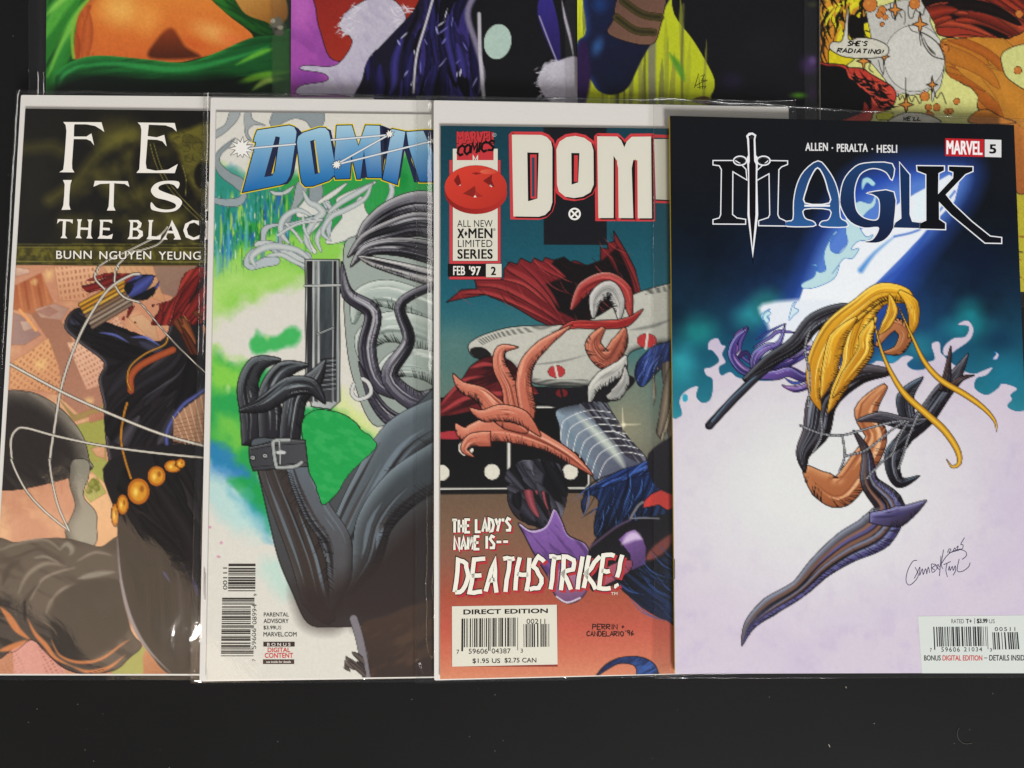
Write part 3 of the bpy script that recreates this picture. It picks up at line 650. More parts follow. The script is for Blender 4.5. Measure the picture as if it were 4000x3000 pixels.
for i, (cx, cy, r) in enumerate(((1440, 520, 40), (1520, 500, 42), (1600, 560, 40), (1500, 580, 36), (1660, 500, 46), (1600, 650, 44), (1530, 660, 36), (1680, 620, 40), (1640, 960, 40), (1560, 930, 36))):
    a = np.linspace(0, 5.2, 9)+i; c.line(Q(1, [(cx+r*math.cos(t), cy+r*.8*math.sin(t)) for t in a]), 2.5, '#2e2a10', 2.5, .8)
c.blob(1, 1640, 800, 80, 130, '#14110a', .3, .95); c.blob(1, 1450, 850, 70, 150, '#1a170c', .5, .8)
for pts in ([(1215, 540), (1260, 700), (1340, 860), (1480, 1030), (1610, 1160)], [(1245, 540), (1300, 720), (1380, 870), (1500, 1010), (1640, 1150)], [(1480, 720), (1510, 850), (1500, 960)]): c.line(Q(1, pts), 2.5, '#a49a4c', 2.5, .8)
idx = np.nonzero((c.Y >= 951) & (c.Y < 1036))[0]; c.C[idx] = hx('#3f3a14'); g = np.clip((fbm(c.X[idx], c.Y[idx], 22, 33)-.45)*4, 0, 1); c.mix(idx, g*.7, hx('#7d7524'))
for yy, w, cc in ((953, 3, '#4a451c'), (960, 4, '#15120a'), (966, 2, '#7a7234'), (1022, 2, '#8b8440'), (1028, 3, '#1b170d'), (1035, 4, '#3a3518')): c.line([(-60, yy-1), (1500, yy+4)], w, cc, 2.5, .9, False)
for pts in ([(870, 1490), (960, 1445), (1060, 1400), (1200, 1330), (1300, 1280), (1360, 1215)], [(1000, 1480), (1060, 1420), (1160, 1400), (1290, 1350), (1370, 1240)], [(780, 1600), (800, 1540), (870, 1490)], [(930, 1600), (950, 1530), (1000, 1480)]):
    c.line(Q(1, pts), 5, '#d8d1be', 2.5, 1, ink=1.4)
c.grain(.015); c.build(PA, BASE+TB+TH, kA)
# lettering: flared roman capitals
white = '#f4efe6'
def flare(ink, k, L, col=white, layer=2):
    for n_, poly in enumerate(L): ink.poly(Q(k, poly), col, layer, sm=(poly[0] == (1440, 905)))
i1 = Ink(PA, BASE+TB+TH+2e-5, kA, 'title_lettering')
flare(i1, 1, [[(512, 366), (822, 368), (845, 448), (815, 425), (770, 398), (700, 385), (605, 384), (600, 400), (598, 484), (700, 484), (740, 458), (750, 500), (762, 556), (735, 520), (700, 505), (597, 504), (583, 700), (585, 745), (602, 774), (480, 773), (512, 752), (520, 690), (530, 560), (538, 440), (532, 392)],
  [(1115, 370), (1415, 374), (1432, 445), (1395, 412), (1340, 393), (1205, 388), (1196, 480), (1270, 490), (1330, 470), (1350, 565), (1315, 522), (1270, 510), (1195, 507), (1180, 700), (1188, 745), (1260, 760), (1360, 752), (1440, 706), (1415, 780), (1104, 778), (1128, 750), (1138, 600), (1145, 430), (1138, 395)],
  [(510, 836), (582, 836), (570, 870), (562, 960), (560, 1040), (572, 1076), (498, 1078), (513, 1040), (520, 960), (524, 870)],
  [(768, 842), (1035, 845), (1048, 892), (1010, 868), (925, 862), (922, 960), (920, 1050), (935, 1083), (866, 1083), (880, 1050), (886, 960), (888, 864), (810, 868), (757, 890)],
  [(1440, 905), (1448, 850), (1340, 843), (1260, 865), (1222, 920), (1260, 975), (1350, 1000), (1420, 1030), (1415, 1062), (1350, 1076), (1270, 1060), (1225, 1015), (1222, 1065), (1250, 1083), (1340, 1097), (1430, 1080), (1475, 1020), (1440, 975), (1360, 945), (1290, 915), (1290, 885), (1350, 865), (1405, 875)],
  [(1675, 850), (1720, 850), (1720, 1088), (1660, 1088), (1680, 1060), (1684, 900)]])
X = [[(468, 1152), (590, 1156), (588, 1190), (565, 1172), (535, 1170), (528, 1285), (545, 1308), (490, 1306), (505, 1285), (510, 1168), (485, 1168), (462, 1190)],
 [(624, 1154), (664, 1154), (655, 1178), (652, 1220), (716, 1222), (718, 1178), (708, 1156), (752, 1156), (740, 1180), (736, 1285), (750, 1310), (700, 1308), (712, 1285), (714, 1240), (651, 1238), (648, 1285), (662, 1308), (612, 1306), (626, 1285), (632, 1178)],
 [(806, 1158), (908, 1158), (908, 1188), (880, 1174), (836, 1172), (832, 1222), (888, 1224), (890, 1244), (832, 1240), (828, 1284), (870, 1290), (914, 1272), (905, 1312), (790, 1310), (806, 1288), (812, 1180)],
 [(1200, 1160), (1244, 1160), (1232, 1182), (1226, 1290), (1270, 1294), (1310, 1275), (1298, 1318), (1186, 1315), (1202, 1290), (1208, 1182)],
 [(1392, 1158), (1440, 1250), (1466, 1318), (1405, 1318), (1418, 1300), (1405, 1268), (1352, 1266), (1345, 1300), (1358, 1318), (1312, 1318), (1340, 1285), (1378, 1200)],
 [(1612, 1205), (1612, 1166), (1560, 1160), (1500, 1190), (1484, 1245), (1505, 1300), (1560, 1322), (1612, 1312), (1618, 1280), (1570, 1302), (1525, 1280), (1512, 1235), (1535, 1190), (1575, 1180)],
 [(1658, 1165), (1720, 1165), (1720, 1318), (1655, 1318), (1668, 1295), (1672, 1185)]]
flare(i1, 1, X)
i1.poly(Q(1, [(1042, 1160), (1120, 1160), (1148, 1185), (1140, 1218), (1118, 1232), (1155, 1250), (1158, 1288), (1125, 1314), (1032, 1314), (1048, 1290), (1056, 1182)]), white, 2,
        holes=[Q(1, [(1078, 1176), (1108, 1178), (1120, 1198), (1106, 1222), (1076, 1224)]), Q(1, [(1075, 1242), (1110, 1244), (1128, 1268), (1112, 1296), (1072, 1298)])])
i1.poly(Q(1, [(1386, 1205), (1400, 1248), (1360, 1246)]), '#16130c', 3)
i1.done()
i2 = Ink(PA, BASE+TB+TH+2e-5, kA, 'credits_lettering')
for t, a, b, yy in (('BUNN', 456, 742, 0), ('NGUYEN', 806, 1224, 3), ('YEUNG', 1286, 1625, 6)): i2.text(1, t, (a+5, 1414+yy, b+5, 1480+yy), '#1a150a', .012, 1, spacing=1.1); i2.text(1, t, (a, 1409+yy, b, 1475+yy), white, .012, 2, spacing=1.1)
i2.rect(1, 1684, 1412, 1692, 1478, white)
i2.done()

# ================================================================ COVER 2
kB = comic(QB, PB, BASE+TB, 'comic with slanted blue title on green watercolour and a sideways bar code', 'comics of the front row')
c = Canvas(QB, (0, .66)); c.fill('#dcd9cf')
def wash(k, pts, col, seed, amp=60, soft=40, op=.95, thr=None): c.shape(Q(k, pts), col, soft=soft, op=op, warp=(amp, 90, seed), thr=thr)
wash(4, [(100, 700), (400, 760), (900, 700), (1800, 560), (1800, 1100), (1200, 1250), (700, 1500), (400, 1600), (100, 1640)], '#8ccf4e', 3, 70, 60)
wash(4, [(100, 690), (380, 700), (900, 700), (1800, 540), (1800, 1040), (1100, 1150), (650, 1150), (360, 1250), (120, 1180)], '#2a9a4a', 5, 60, 50)
wash(4, [(100, 690), (400, 720), (600, 900), (640, 1040), (330, 1080), (250, 1300), (200, 1420), (120, 1300)], '#2d86a0', 7, 70, 40, .6)
x, y = c.X, c.Y; m = (y < 1150) & (y > 680)
idx = np.nonzero(m)[0]
for sc, cc, sd_, th, am in ((11, '#2b62b4', 2, .6, .9), (9, '#63b8cc', 4, .64, .8), (10, '#b8dc4a', 6, .64, .8), (8, '#0f6a34', 8, .62, .7), (5, '#dfeee4', 12, .72, .8)):
    g = fbm(x[idx]/1.0, y[idx]/7, sc, sd_, 3); D = np.clip((y[idx]-680-80*fbm(x[idx], y[idx]*0, 60, 3))/60, 0, 1)*np.clip((1130-y[idx]-120*fbm(x[idx], y[idx]*0, 70, 5)-np.clip(x[idx]-1080, 0, 300)*.6)/60, 0, 1)*np.clip((1300-x[idx])/200, .12, 1)
    c.mix(idx, np.clip((g-th)*9, 0, 1)*am*D, hx(cc))
for xx, yt, yb, w, cc in ((890, 850, 1070, 12, '#58b0c8'), (862, 840, 980, 9, '#c4dc48'), (902, 830, 900, 10, '#c0da4a'), (935, 850, 960, 8, '#3f97b4'), (960, 830, 1000, 12, '#62b8bc'), (1035, 780, 860, 8, '#2a5fae'), (1080, 760, 850, 8, '#3c6cb8'), (885, 900, 1060, 8, '#3d82c0'), (848, 960, 1090, 10, '#79bcd0')):
    c.line([(xx, yt), (xx+3, (yt+yb)/2), (xx-2, yb)], w, cc, 5, .75, taper='both')
for a, b, r_, cc, o in ((1060, 1050, 70, '#1f9a48', .8), (1100, 900, 90, '#188a40', .7), (1500, 740, 140, '#178a3c', .9), (1450, 880, 110, '#1f9444', .9), (1600, 640, 90, '#4fae6a', .5), (560, 1250, 120, '#9ed45e', .6), (300, 1450, 90, '#a8d870', .6)): c.blob(4, a, b, r_, r_, cc, 1, o, 0, 4)
wash(5, [(100, -60), (760, -60), (640, 60), (480, 120), (300, 60), (200, 250), (130, 300)], '#b4dc7a', 9, 60, 90, .75)
wash(5, [(450, 340), (560, 370), (760, 340), (740, 470), (600, 480), (460, 500)], '#3cb45a', 11, 40, 22)
wash(5, [(100, 560), (360, 600), (520, 700), (520, 1200), (540, 1700), (460, 1620), (360, 1420), (240, 1300), (100, 1180)], '#23a04a', 13, 50, 40)
wash(5, [(100, 540), (260, 560), (400, 620), (380, 800), (240, 820), (120, 700)], '#9ad84c', 15, 60, 60, .8)
wash(5, [(160, 960), (350, 1010), (380, 1200), (250, 1240)], '#8cd04a', 17, 50, 60, .7)
wash(5, [(100, 1160), (260, 1200), (400, 1400), (500, 1560), (540, 1700), (420, 1640), (330, 1500), (100, 1380)], '#2a7cc0', 19, 40, 40, .85)
wash(5, [(100, 1330), (260, 1400), (420, 1560), (520, 1720), (380, 1800), (100, 1560)], '#a5d6d6', 21, 50, 60, .6)
wash(5, [(740, 1060), (860, 880), (1080, 940), (1240, 1060), (1340, 1180), (1180, 1330), (1060, 1480), (960, 1640), (880, 1500), (820, 1300)], '#20a24e', 23, 40, 26)
wash(5, [(1000, 900), (1130, 920), (1330, 1080), (1300, 1150), (1160, 1060)], '#cfe07e', 25, 40, 40, .7)
wash(5, [(1060, 800), (1180, 860), (1240, 980), (1080, 940)], '#d9e493', 26, 40, 60, .7)
wash(6, [(380, -40), (640, -40), (700, 330), (600, 220), (520, 120)], '#1fa04c', 27, 40, 26)
wash(6, [(400, -20), (520, 80), (640, 200), (720, 420), (600, 360), (480, 180)], '#3c9cc0', 29, 50, 40, .6)
wash(6, [(260, 0), (460, 80), (600, 260), (640, 420), (480, 360), (330, 200)], '#bfe0da', 30, 50, 80, .6)
wash(6, [(620, 560), (760, 540), (860, 760), (780, 830), (680, 700)], '#b2dcd0', 31, 40, 60, .6)
for a, b in ((235, 310), (320, 430), (300, 535)): c.blob(6, a, b, 18, 16, '#c8508a', .8, .7, 0, a)
for k, a, b in ((5, 1020, 1140), (5, 1000, 1280), (5, 540, 400), (5, 260, 770)): c.blob(k, a, b, 26, 44, '#b9d890', .9, .7, 0, a)
# smoke
sg, so = '#8d979c', '#4a5055'
def puff(k, pts, col, ink=1.1, hi=None): c.shape(Q(k, pts), col, ink=ink, inkc=so, hi=hi, depth=20, light=(0, -1))
puff(4, [(560, 330), (600, 240), (700, 250), (940, 250), (930, 370), (860, 370), (820, 320), (740, 300), (660, 330), (600, 370)], '#8f999c')
puff(4, [(170, 390), (240, 340), (280, 240), (350, 240), (320, 320), (240, 400), (170, 440)], '#a3aaab')
puff(4, [(380, 250), (420, 250), (440, 310), (530, 350), (440, 350), (400, 400), (440, 470), (385, 420)], '#a3aaab')
puff(4, [(310, 440), (270, 500), (210, 560), (205, 620), (280, 690), (370, 740), (360, 830), (290, 780), (200, 710), (160, 620), (190, 530)], '#8f999c')
puff(4, [(160, 870), (240, 880), (330, 870), (360, 840), (395, 850), (360, 920), (270, 935), (160, 910)], '#98a4a8')
puff(4, [(760, 760), (840, 760), (800, 880), (740, 960), (700, 1060), (640, 1210), (620, 1150), (660, 1040), (720, 920)], '#9aa4a6')
puff(4, [(850, 790), (930, 760), (940, 860), (900, 920), (850, 910)], '#8f9a9e')
puff(4, [(560, 820), (640, 830), (700, 800), (740, 780), (690, 840), (600, 855)], '#c0c6c4')
W = '#d8dad2'
puff(4, [(750, 960), (800, 900), (830, 850), (850, 920), (900, 950), (940, 990), (920, 1060), (850, 1140), (860, 1200), (900, 1260), (870, 1270), (830, 1190), (850, 1100), (900, 1000), (820, 1010), (760, 1010)], W)
puff(4, [(960, 970), (1060, 950), (1150, 920), (1220, 860), (1250, 960), (1290, 1020), (1280, 1090), (1180, 1150), (1030, 1200), (960, 1190), (1020, 1090), (1080, 1000)], W)
puff(4, [(1040, 880), (1100, 840), (1200, 800), (1330, 750), (1250, 820), (1150, 870), (1060, 920)], W)
puff(4, [(1430, 800), (1460, 770), (1440, 900), (1360, 980), (1310, 1000), (1400, 920)], W)
puff(4, [(900, 900), (1000, 830), (1120, 760), (1060, 830), (960, 900), (890, 920)], W)
puff(4, [(500, 1200), (500, 1100), (560, 1060), (700, 1050), (900, 1000), (940, 1040), (800, 1060), (600, 1080), (540, 1120), (530, 1200)], '#b4bcc0')
puff(4, [(370, 1340), (420, 1250), (540, 1220), (700, 1260), (850, 1270), (850, 1420), (780, 1370), (640, 1290), (520, 1240), (430, 1290), (420, 1350), (520, 1300), (620, 1300), (620, 1350), (520, 1370), (420, 1390)], '#b6bfc4')
puff(4, [(450, 1220), (480, 1180), (600, 1190), (760, 1280), (860, 1340), (840, 1350), (700, 1300), (560, 1220)], '#c4cac8')
puff(4, [(940, 910), (985, 890), (1000, 930), (970, 950), (1010, 990), (990, 1160), (960, 1080), (980, 990)], '#b9c2c6')
for pts, w in (([(860, 1260), (820, 1160), (880, 1040), (940, 980), (900, 930), (840, 900), (800, 820)], 26), ([(930, 1260), (900, 1160), (960, 1060), (1000, 960), (960, 900)], 20), ([(700, 1200), (640, 1120), (660, 1020), (760, 960), (860, 1000)], 22), ([(860, 1330), (760, 1250), (600, 1220), (500, 1240), (430, 1300), (460, 1370)], 26),
    ([(980, 980), (1080, 900), (1200, 830), (1300, 770)], 22), ([(1000, 1180), (940, 1120), (1000, 1010), (1100, 960), (1240, 880), (1290, 780)], 20), ([(1340, 990), (1410, 900), (1440, 820), (1420, 760)], 20), ([(850, 1380), (740, 1330), (640, 1280), (540, 1290)], 18)):
    c.line(Q(4, pts), w, '#d2d6d2', 3, .95, taper='soft', ink=1.3, inkc='#5a6468', c1='#aeb8ba')
for pts in ([(680, 1060), (740, 1120), (790, 1190)], [(800, 1010), (810, 1100), (840, 1160)], [(620, 1140), (760, 1060), (930, 1030)]): c.line(Q(4, pts), 10, '#c4cac8', 2.5, 1, ink=1, inkc=so)
# abstract grey ribbons, a fluted post and dark drapery (plain stand-in)
c.shape(Q(4, [(1090, 1250), (1200, 1130), (1400, 960), (1560, 880), (1740, 860), (1900, 860), (1900, 3100), (1500, 2560), (1300, 2500), (1180, 2240), (1110, 1900)]), '#a3aea6', '#8d9790', 60, soft=4, ink=1.4)
pm = ['#dfe5de', '#7c8882', '#b8c4bc', '#8f9b94']; dm = ['#0f0e11', '#c9c8cc', '#2a282e', '#7c7a84', '#17161a']
for q_, (P_, W_) in enumerate((([(1900, 1750), (1640, 1640), (1400, 1560), (1220, 1600), (1160, 1780)], [200, 220, 200, 150, 20]), ([(1900, 1980), (1660, 1850), (1420, 1800), (1250, 1900), (1240, 2080)], [220, 240, 220, 170, 20]), ([(1900, 2200), (1700, 2080), (1500, 2060), (1380, 2160), (1400, 2300)], [220, 220, 200, 140, 20]))):
    c.ribbon(4, P_, W_, '#b4c0b8', '#98a49c', '#dbe2da', '#6c7872', pm, 7, 60, 1.2, seed=60+q_, inkc='#3c4440')
for q_, (P_, W_) in enumerate((([(1900, 960), (1640, 900), (1420, 960), (1260, 1080), (1180, 1200)], [170, 160, 130, 90, 6]), ([(1900, 1130), (1640, 1060), (1420, 1110), (1240, 1180), (1120, 1300)], [190, 180, 150, 100, 6]), ([(1900, 1330), (1660, 1250), (1440, 1220), (1250, 1250), (1140, 1370)], [170, 160, 130, 90, 6]), ([(1900, 1500), (1700, 1440), (1480, 1380), (1300, 1330), (1190, 1290)], [110, 120, 100, 70, 6]))):
    c.ribbon(4, P_, W_, ('#6a6870', '#504e56', '#45434a', '#cfcdc8')[q_], ('#85838a', '#6a6870', '#3a383e', '#b0aeae')[q_], '#d4d3d2', '#1e1c20', dm, 16, 30, 1.6, seed=65+q_)
for q_, (P_, W_) in enumerate((([(1080, 1330), (1120, 1560), (1300, 1700), (1260, 1950), (1330, 2200), (1540, 2330)], [6, 90, 120, 130, 120, 20]), ([(1740, 1500), (1500, 1640), (1560, 1900), (1420, 2150), (1600, 2330), (1760, 2300)], [60, 70, 90, 120, 150, 120]), ([(1200, 2050), (1300, 2300), (1420, 2450), (1560, 2480), (1700, 2380)], [6, 80, 110, 100, 60]))):
    c.ribbon(4, P_, W_, '#3a3842', '#4e4a5a', '#b4b3ba', '#141316', dm, 12, 62, 1.8, seed=70+q_)
c.line(Q(5, [(1165, 740), (1150, 800), (1190, 845), (1260, 830), (1290, 790), (1270, 730), (1230, 700)]), 14, '#d0d0ce', 3, 1, ink=1.6)
c.shape(Q(5, [(815, -160), (1062, -160), (1066, 860), (1000, 920), (860, 900), (820, 700)]), '#c9ccc8', '#9aa0a0', 0, ink=2, sm=False)
for a, b, cc in ((826, 868, '#1c1a1c'), (880, 905, '#8f9694'), (918, 1010, '#465054'), (1018, 1042, '#242224')): c.shape(Q(5, [(a, -150), (b, -150), (b, 870), (a, 860)]), cc, '#3b3c40', 90, sm=False, tex=(96, 120, 8, .3, '#24282a', 3))
c.line(Q(5, [(900, 380), (1020, 330)]), 5, '#a9b0ae', 3, 1, ink=1.4); c.line(Q(5, [(812, 30), (1068, 26)]), 6, '#cfd2ce', 3, 1, ink=1.6)
for j in range(14): c.line(Q(5, [(925, 560+j*17), (1036, 548+j*17)]), 3.4, '#8d9296' if j % 2 else '#141214', 2.5, .9)
gm_ = ['#84898c', '#0f0e10', '#5c666c', '#a4aaac', '#1c1a1d']
for q_, (P_, W_) in enumerate((([(420, 1180), (430, 960), (400, 760), (470, 600), (640, 560)], [120, 170, 150, 130, 10]), ([(560, 1160), (560, 980), (560, 800), (660, 640), (840, 600)], [160, 170, 160, 140, 10]), ([(700, 1150), (720, 980), (760, 820), (880, 700), (960, 560)], [150, 160, 160, 130, 6]), ([(340, 930), (520, 880), (700, 760), (860, 760), (960, 880)], [20, 120, 150, 120, 6]))):
    c.ribbon(5, P_, W_, '#3a3c40', '#26242a', '#9aa2a6', '#131214', gm_, 10, 80, 2.2, seed=80+q_)
arm = Q(6, [(560, -360), (830, -330), (950, -130), (1110, 128), (1230, -20), (1500, -360), (1800, -620), (2100, -700), (2100, 1000), (1800, 1000), (1380, 1060), (1160, 1072), (980, 1040), (860, 800), (760, 560), (690, 280), (640, 60), (590, -160)])
c.shape(arm, '#566066', '#3a3230', 80, soft=3, ink=2.2)
am = ['#262224', '#6c7880', '#2e2829', '#74828c', '#443e3e']
for q_, (P_, W_) in enumerate((([(2050, -560), (1700, -360), (1460, 0), (1300, 300), (1180, 620), (1200, 900)], [300, 340, 300, 260, 200, 20]), ([(2050, -200), (1720, 0), (1500, 260), (1420, 560), (1260, 840)], [360, 330, 280, 240, 20]), ([(650, -330), (740, -60), (860, 240), (980, 560), (1060, 860), (1160, 1040)], [200, 230, 250, 260, 240, 60]), ([(860, -300), (940, -60), (1060, 200), (1200, 420), (1220, 700), (1160, 960)], [150, 200, 220, 220, 180, 20]))):
    c.ribbon(6, P_, W_, ('#5c676e', '#465056', '#3c3634', '#65707a')[q_], ('#4a4e52', '#332e2e', '#40342e', '#4a4444')[q_], '#84929a', '#1e1a1b', am, 7, 80, 1.2, seed=90+q_)
c.shape(Q(6, [(900, 760), (1100, 760), (1400, 620), (1600, 420), (1830, 200), (2100, 60), (2100, 1000), (1800, 1000), (1380, 1060), (1300, 1010), (1160, 1080), (990, 1050), (920, 930)]), '#2a2222', '#362c2a', 90, soft=90, op=.92)
c.shape(Q(5, [(790, 1020), (880, 930), (1080, 950), (1220, 1060), (1330, 1180), (1180, 1330), (960, 1610), (900, 1480), (830, 1330)]), '#20a24e', soft=5, ink=1.5, warp=(10, 60, 3), tex=(20, 40, 20, .3, '#5cc070', 2))
c.shape(Q(6, [(1385, 1060), (1600, 980), (1800, 900), (2100, 880), (2100, 1480), (1480, 1480), (1430, 1280)]), '#4a3930', '#3a2e2a', 90, soft=12, tex=(-30, 130, 40, .5, '#5a4636', 9))  # warm sleeve glare painted into this corner of the print as brown
c.line(Q(6, [(1330, 1010), (1380, 1180), (1430, 1460)]), 30, '#807a80', 4, 1, ink=1.5)
c.flow(Q(6, [(1260, 1460), (1270, 1300), (1370, 1230), (1430, 1460)]), ['#675a54', '#4a403e', '#84746c'], 10, 120, 24, 60, 4, 30)
strap = Q(5, [(410, 1190), (560, 1160), (700, 1135), (815, 1140), (835, 1330), (640, 1345), (440, 1362), (415, 1290)])
c.shape(strap, '#3c3c40', '#4a4a4e', 0, ink=2.2, sm=False, hi='#85888c', depth=12)
c.line(Q(5, [(425, 1210), (600, 1180), (810, 1165)]), 2.5, '#17151a', 2.5, .9); c.line(Q(5, [(440, 1335), (640, 1318), (825, 1305)]), 2.5, '#17151a', 2.5, .9)
for a, b in ((437, 1268), (526, 1254)): c.blob(5, a, b, 24, 24, '#17151a', .1); c.blob(5, a, b, 17, 17, '#aeb2b0', .3); c.blob(5, a, b, 8, 8, '#222222', .3)
c.line(Q(5, [(700, 1140), (600, 1145), (585, 1180), (605, 1320), (630, 1338), (740, 1330), (790, 1300)]), 12, '#a9aeac', 3, 1, ink=1.6)
c.line(Q(5, [(630, 1150), (635, 1310)]), 5, '#b9bdbb', 3, 1, ink=1); c.blob(5, 640, 1230, 40, 16, '#c4c8c6', .2)
c.grain(.01); c.build(PB, BASE+TB+TH, kB)
i = Ink(PB, BASE+TB+TH+2e-5, kB, 'title_lettering')
Dp = [(470, 385), (700, 350), (735, 362), (752, 395), (748, 440), (716, 660), (705, 710), (680, 755), (640, 775), (365, 830), (455, 500), (462, 470), (442, 466), (455, 420)]
Dh = [(602, 428), (632, 434), (580, 712), (520, 722)]
Op = [(756, 470), (765, 430), (800, 402), (920, 366), (960, 368), (985, 395), (995, 440), (1030, 640), (1025, 705), (985, 745), (870, 785), (815, 787), (790, 760), (778, 690)]
Oh = [(850, 462), (884, 452), (918, 692), (884, 702)]
Mp = [(1042, 352), (1150, 350), (1198, 500), (1250, 350), (1352, 352), (1366, 725), (1262, 724), (1238, 530), (1212, 735), (1188, 735), (1148, 560), (1136, 732), (1035, 735), (1020, 690)]
Ip = [(1440, 376), (1535, 396), (1478, 775), (1372, 738)]
Np = [(1545, 398), (1665, 388), (1740, 560), (1740, 750), (1640, 756), (1560, 500)]
ext = [[(735, 355), (765, 372), (792, 402), (770, 470), (735, 690), (715, 740), (690, 770), (630, 785), (690, 740), (720, 660)], [(960, 366), (1000, 385), (1012, 440), (1048, 640), (1046, 690), (1010, 735), (960, 760), (1020, 690), (1025, 620), (995, 440)],
       [(1352, 350), (1372, 352), (1390, 600), (1440, 375), (1420, 372), (1372, 700), (1368, 560)], [(1535, 396), (1552, 400), (1580, 600), (1640, 756), (1600, 760), (1530, 530), (1500, 720), (1480, 772)], [(1660, 385), (1740, 385), (1740, 560)],
       [(1148, 560), (1160, 540), (1196, 640), (1188, 735)], [(1240, 530), (1262, 724), (1212, 735)], [(1700, 570), (1740, 700), (1740, 640)]]
for L, w_, cc in ((0, 26, '#ecd02c'), (1, 13, '#15161e')):
    for p in (Dp, Op, Mp, Ip, Np[:2]+[(1740, 388), (1740, 756), (1640, 756), (1560, 500)]): i.stroke(Q(4, p+p[:1]), w_/1.84, cc, L+.1*L, closed=True)
for p in ext: i.poly(Q(4, p), '#232a48', 2)
i.poly(Q(4, Np[:2]+[(1740, 388), (1740, 750), (1640, 756), (1560, 500)]), '#232a48', 1.7)
for p, h in ((Dp, [Dh]), (Op, [Oh]), (Mp, []), (Ip, []), (Np, [])): i.poly(Q(4, p), '#a9cfe2', 3, holes=[Q(4, q) for q in h], col2='#1868ac')
for h in (Dh, Oh): i.poly(Q(4, h), '#232a48', 2.4)
i.poly(Q(4, [(622, 500), (632, 460), (590, 690), (572, 700)]), '#e6c82c', 3.2); i.poly(Q(4, [(626, 440), (632, 440), (596, 680), (584, 700)]), '#1a1f38', 3.5)
i.poly(Q(4, [(878, 460), (884, 455), (918, 690), (908, 690)]), '#e6c82c', 3.2)
for a, b in (((360, 520), (748, 485)), ((1040, 630), (1430, 410)), ((1050, 630), (1740, 460)), ((1000, 455), (1400, 420))):
    i.stroke(Q(4, [a, b]), 9, '#565c6a', 4); i.stroke(Q(4, [a, b]), 6, '#dfe4e8', 5)
def burst(k, cx, cy, r, n, seed, fill='#f2f0ea'):
    rr = random.Random(seed); P = []
    for j in range(2*n): a = j*math.pi/n; q = r*(rr.uniform(.75, 1.15) if j % 2 else .5); P.append((cx+q*math.cos(a), cy+q*math.sin(a)))
    i.poly(Q(k, P), fill, 6); i.stroke(Q(k, P+P[:1]), 1.8, '#33343c', 7, closed=True)
burst(4, 355, 515, 88, 11, 2); burst(4, 1042, 632, 42, 9, 3); burst(4, 1422, 412, 38, 8, 4); burst(4, 1738, 462, 26, 6, 5)
i.done()
i = Ink(PB, BASE+TB+TH+2e-5, kB, 'bar_code')
i.bars(6, [(582, 590), (580, 806), (372, 806), (376, 590)], 34, '#3a3430', 5); i.bars(6, [(574, 850), (566, 1295), (318, 1295), (328, 850)], 95, '#3a3430', 6, cut=1.0)
i.rect(6, 546, 905, 575, 1052, '#dcdad0', 2.5); i.rect(6, 544, 1085, 572, 1238, '#dcdad0', 2.5)
i.text(6, '00111', (334, 620, 366, 788), '#55504a', 0, 3, rot=90); i.text(6, '9', (568, 820, 592, 836), '#55504a', 0, 3, rot=90); i.text(6, '08994', (556, 900, 590, 1052), '#55504a', 0, 3, rot=90)
i.text(6, '59606', (552, 1084, 586, 1240), '#55504a', 0, 3, rot=90); i.text(6, '7', (558, 1318, 582, 1332), '#55504a', 0, 3, rot=90); i.done()
i = Ink(PB, BASE+TB+TH+2e-5, kB, 'price_lettering')
i.text(16, 'PARENTAL', (92, 884, 386, 930), '#3a3733', .012); i.text(16, 'ADVISORY', (90, 958, 384, 1008), '#3a3733', .012); i.text(16, '$3.99', (88, 1040, 226, 1088), '#3a3733', .012); i.text(16, 'US', (230, 1040, 298, 1084), '#6a6660')
i.text(16, 'MARVEL.COM', (88, 1114, 478, 1166), '#3a3733', .012)
i.rect(16, 86, 1228, 456, 1284, '#3d302c'); i.rect(16, 82, 1436, 450, 1490, '#4a3b33')
i.text(16, 'B O N U S', (132, 1240, 405, 1276), '#efe8de', .015); i.text(16, 'DIGITAL', (138, 1298, 402, 1352), '#cf4038', .02); i.text(16, 'CONTENT', (104, 1362, 436, 1418), '#cf4038', .02); i.text(16, 'see inside for details', (122, 1450, 410, 1476), '#efe8de', .02)
i.done()
staple(kB, PB, BASE+TB+TH, (802, 2235), (801, 2343))
# ================================================================ COVER 3
kC = comic(QC, PC, BASE+TB, 'comic with white title outlined in red on teal and a black dotted tile', 'comics of the front row')
c = Canvas(QC, (0, .69))
c.vgrad([(490, '#123c4a'), (900, '#17505f'), (1150, '#1d6070'), (1300, '#3a7076'), (1480, '#5a7a72'), (1700, '#6e7468'), (1930, '#6e5846'), (2080, '#7d5f4a'), (2200, '#8e5c4a'), (2330, '#a8543f'), (2450, '#bf5b49'), (2560, '#cc7258'), (2660, '#d88f6c')])
c.blob(8, 1640, 1090, 330, 420, '#8f8c74', 1, .9); c.blob(8, 1700, 800, 260, 300, '#7c8272', 1, .6); c.blob(8, 350, 480, 300, 240, '#5f8078', 1, .6)
c.shape(Q(7, [(1060, 200), (1557, 200), (1557, 1168), (1060, 1166)]), '#17181d', sm=False)
# domino tile
c.shape(Q(8, [(200, 882), (1380, 882), (1380, 1590), (1360, 1612), (200, 1622)]), '#100f10', '#161415', 90, sm=False)
c.line(Q(8, [(220, 954), (1345, 958), (1366, 985), (1366, 1540), (1345, 1574), (220, 1580)]), 6, '#dcdad0', 3, 1, False)
c.line(Q(8, [(757, 960), (757, 1520)]), 12, '#dcdad0', 3, 1, False)
for a, b in ((430, 1268), (245, 1457), (628, 1450), (880, 1070), (1225, 1450)): c.blob(8, a, b, 60, 61, '#deDACB', .06)
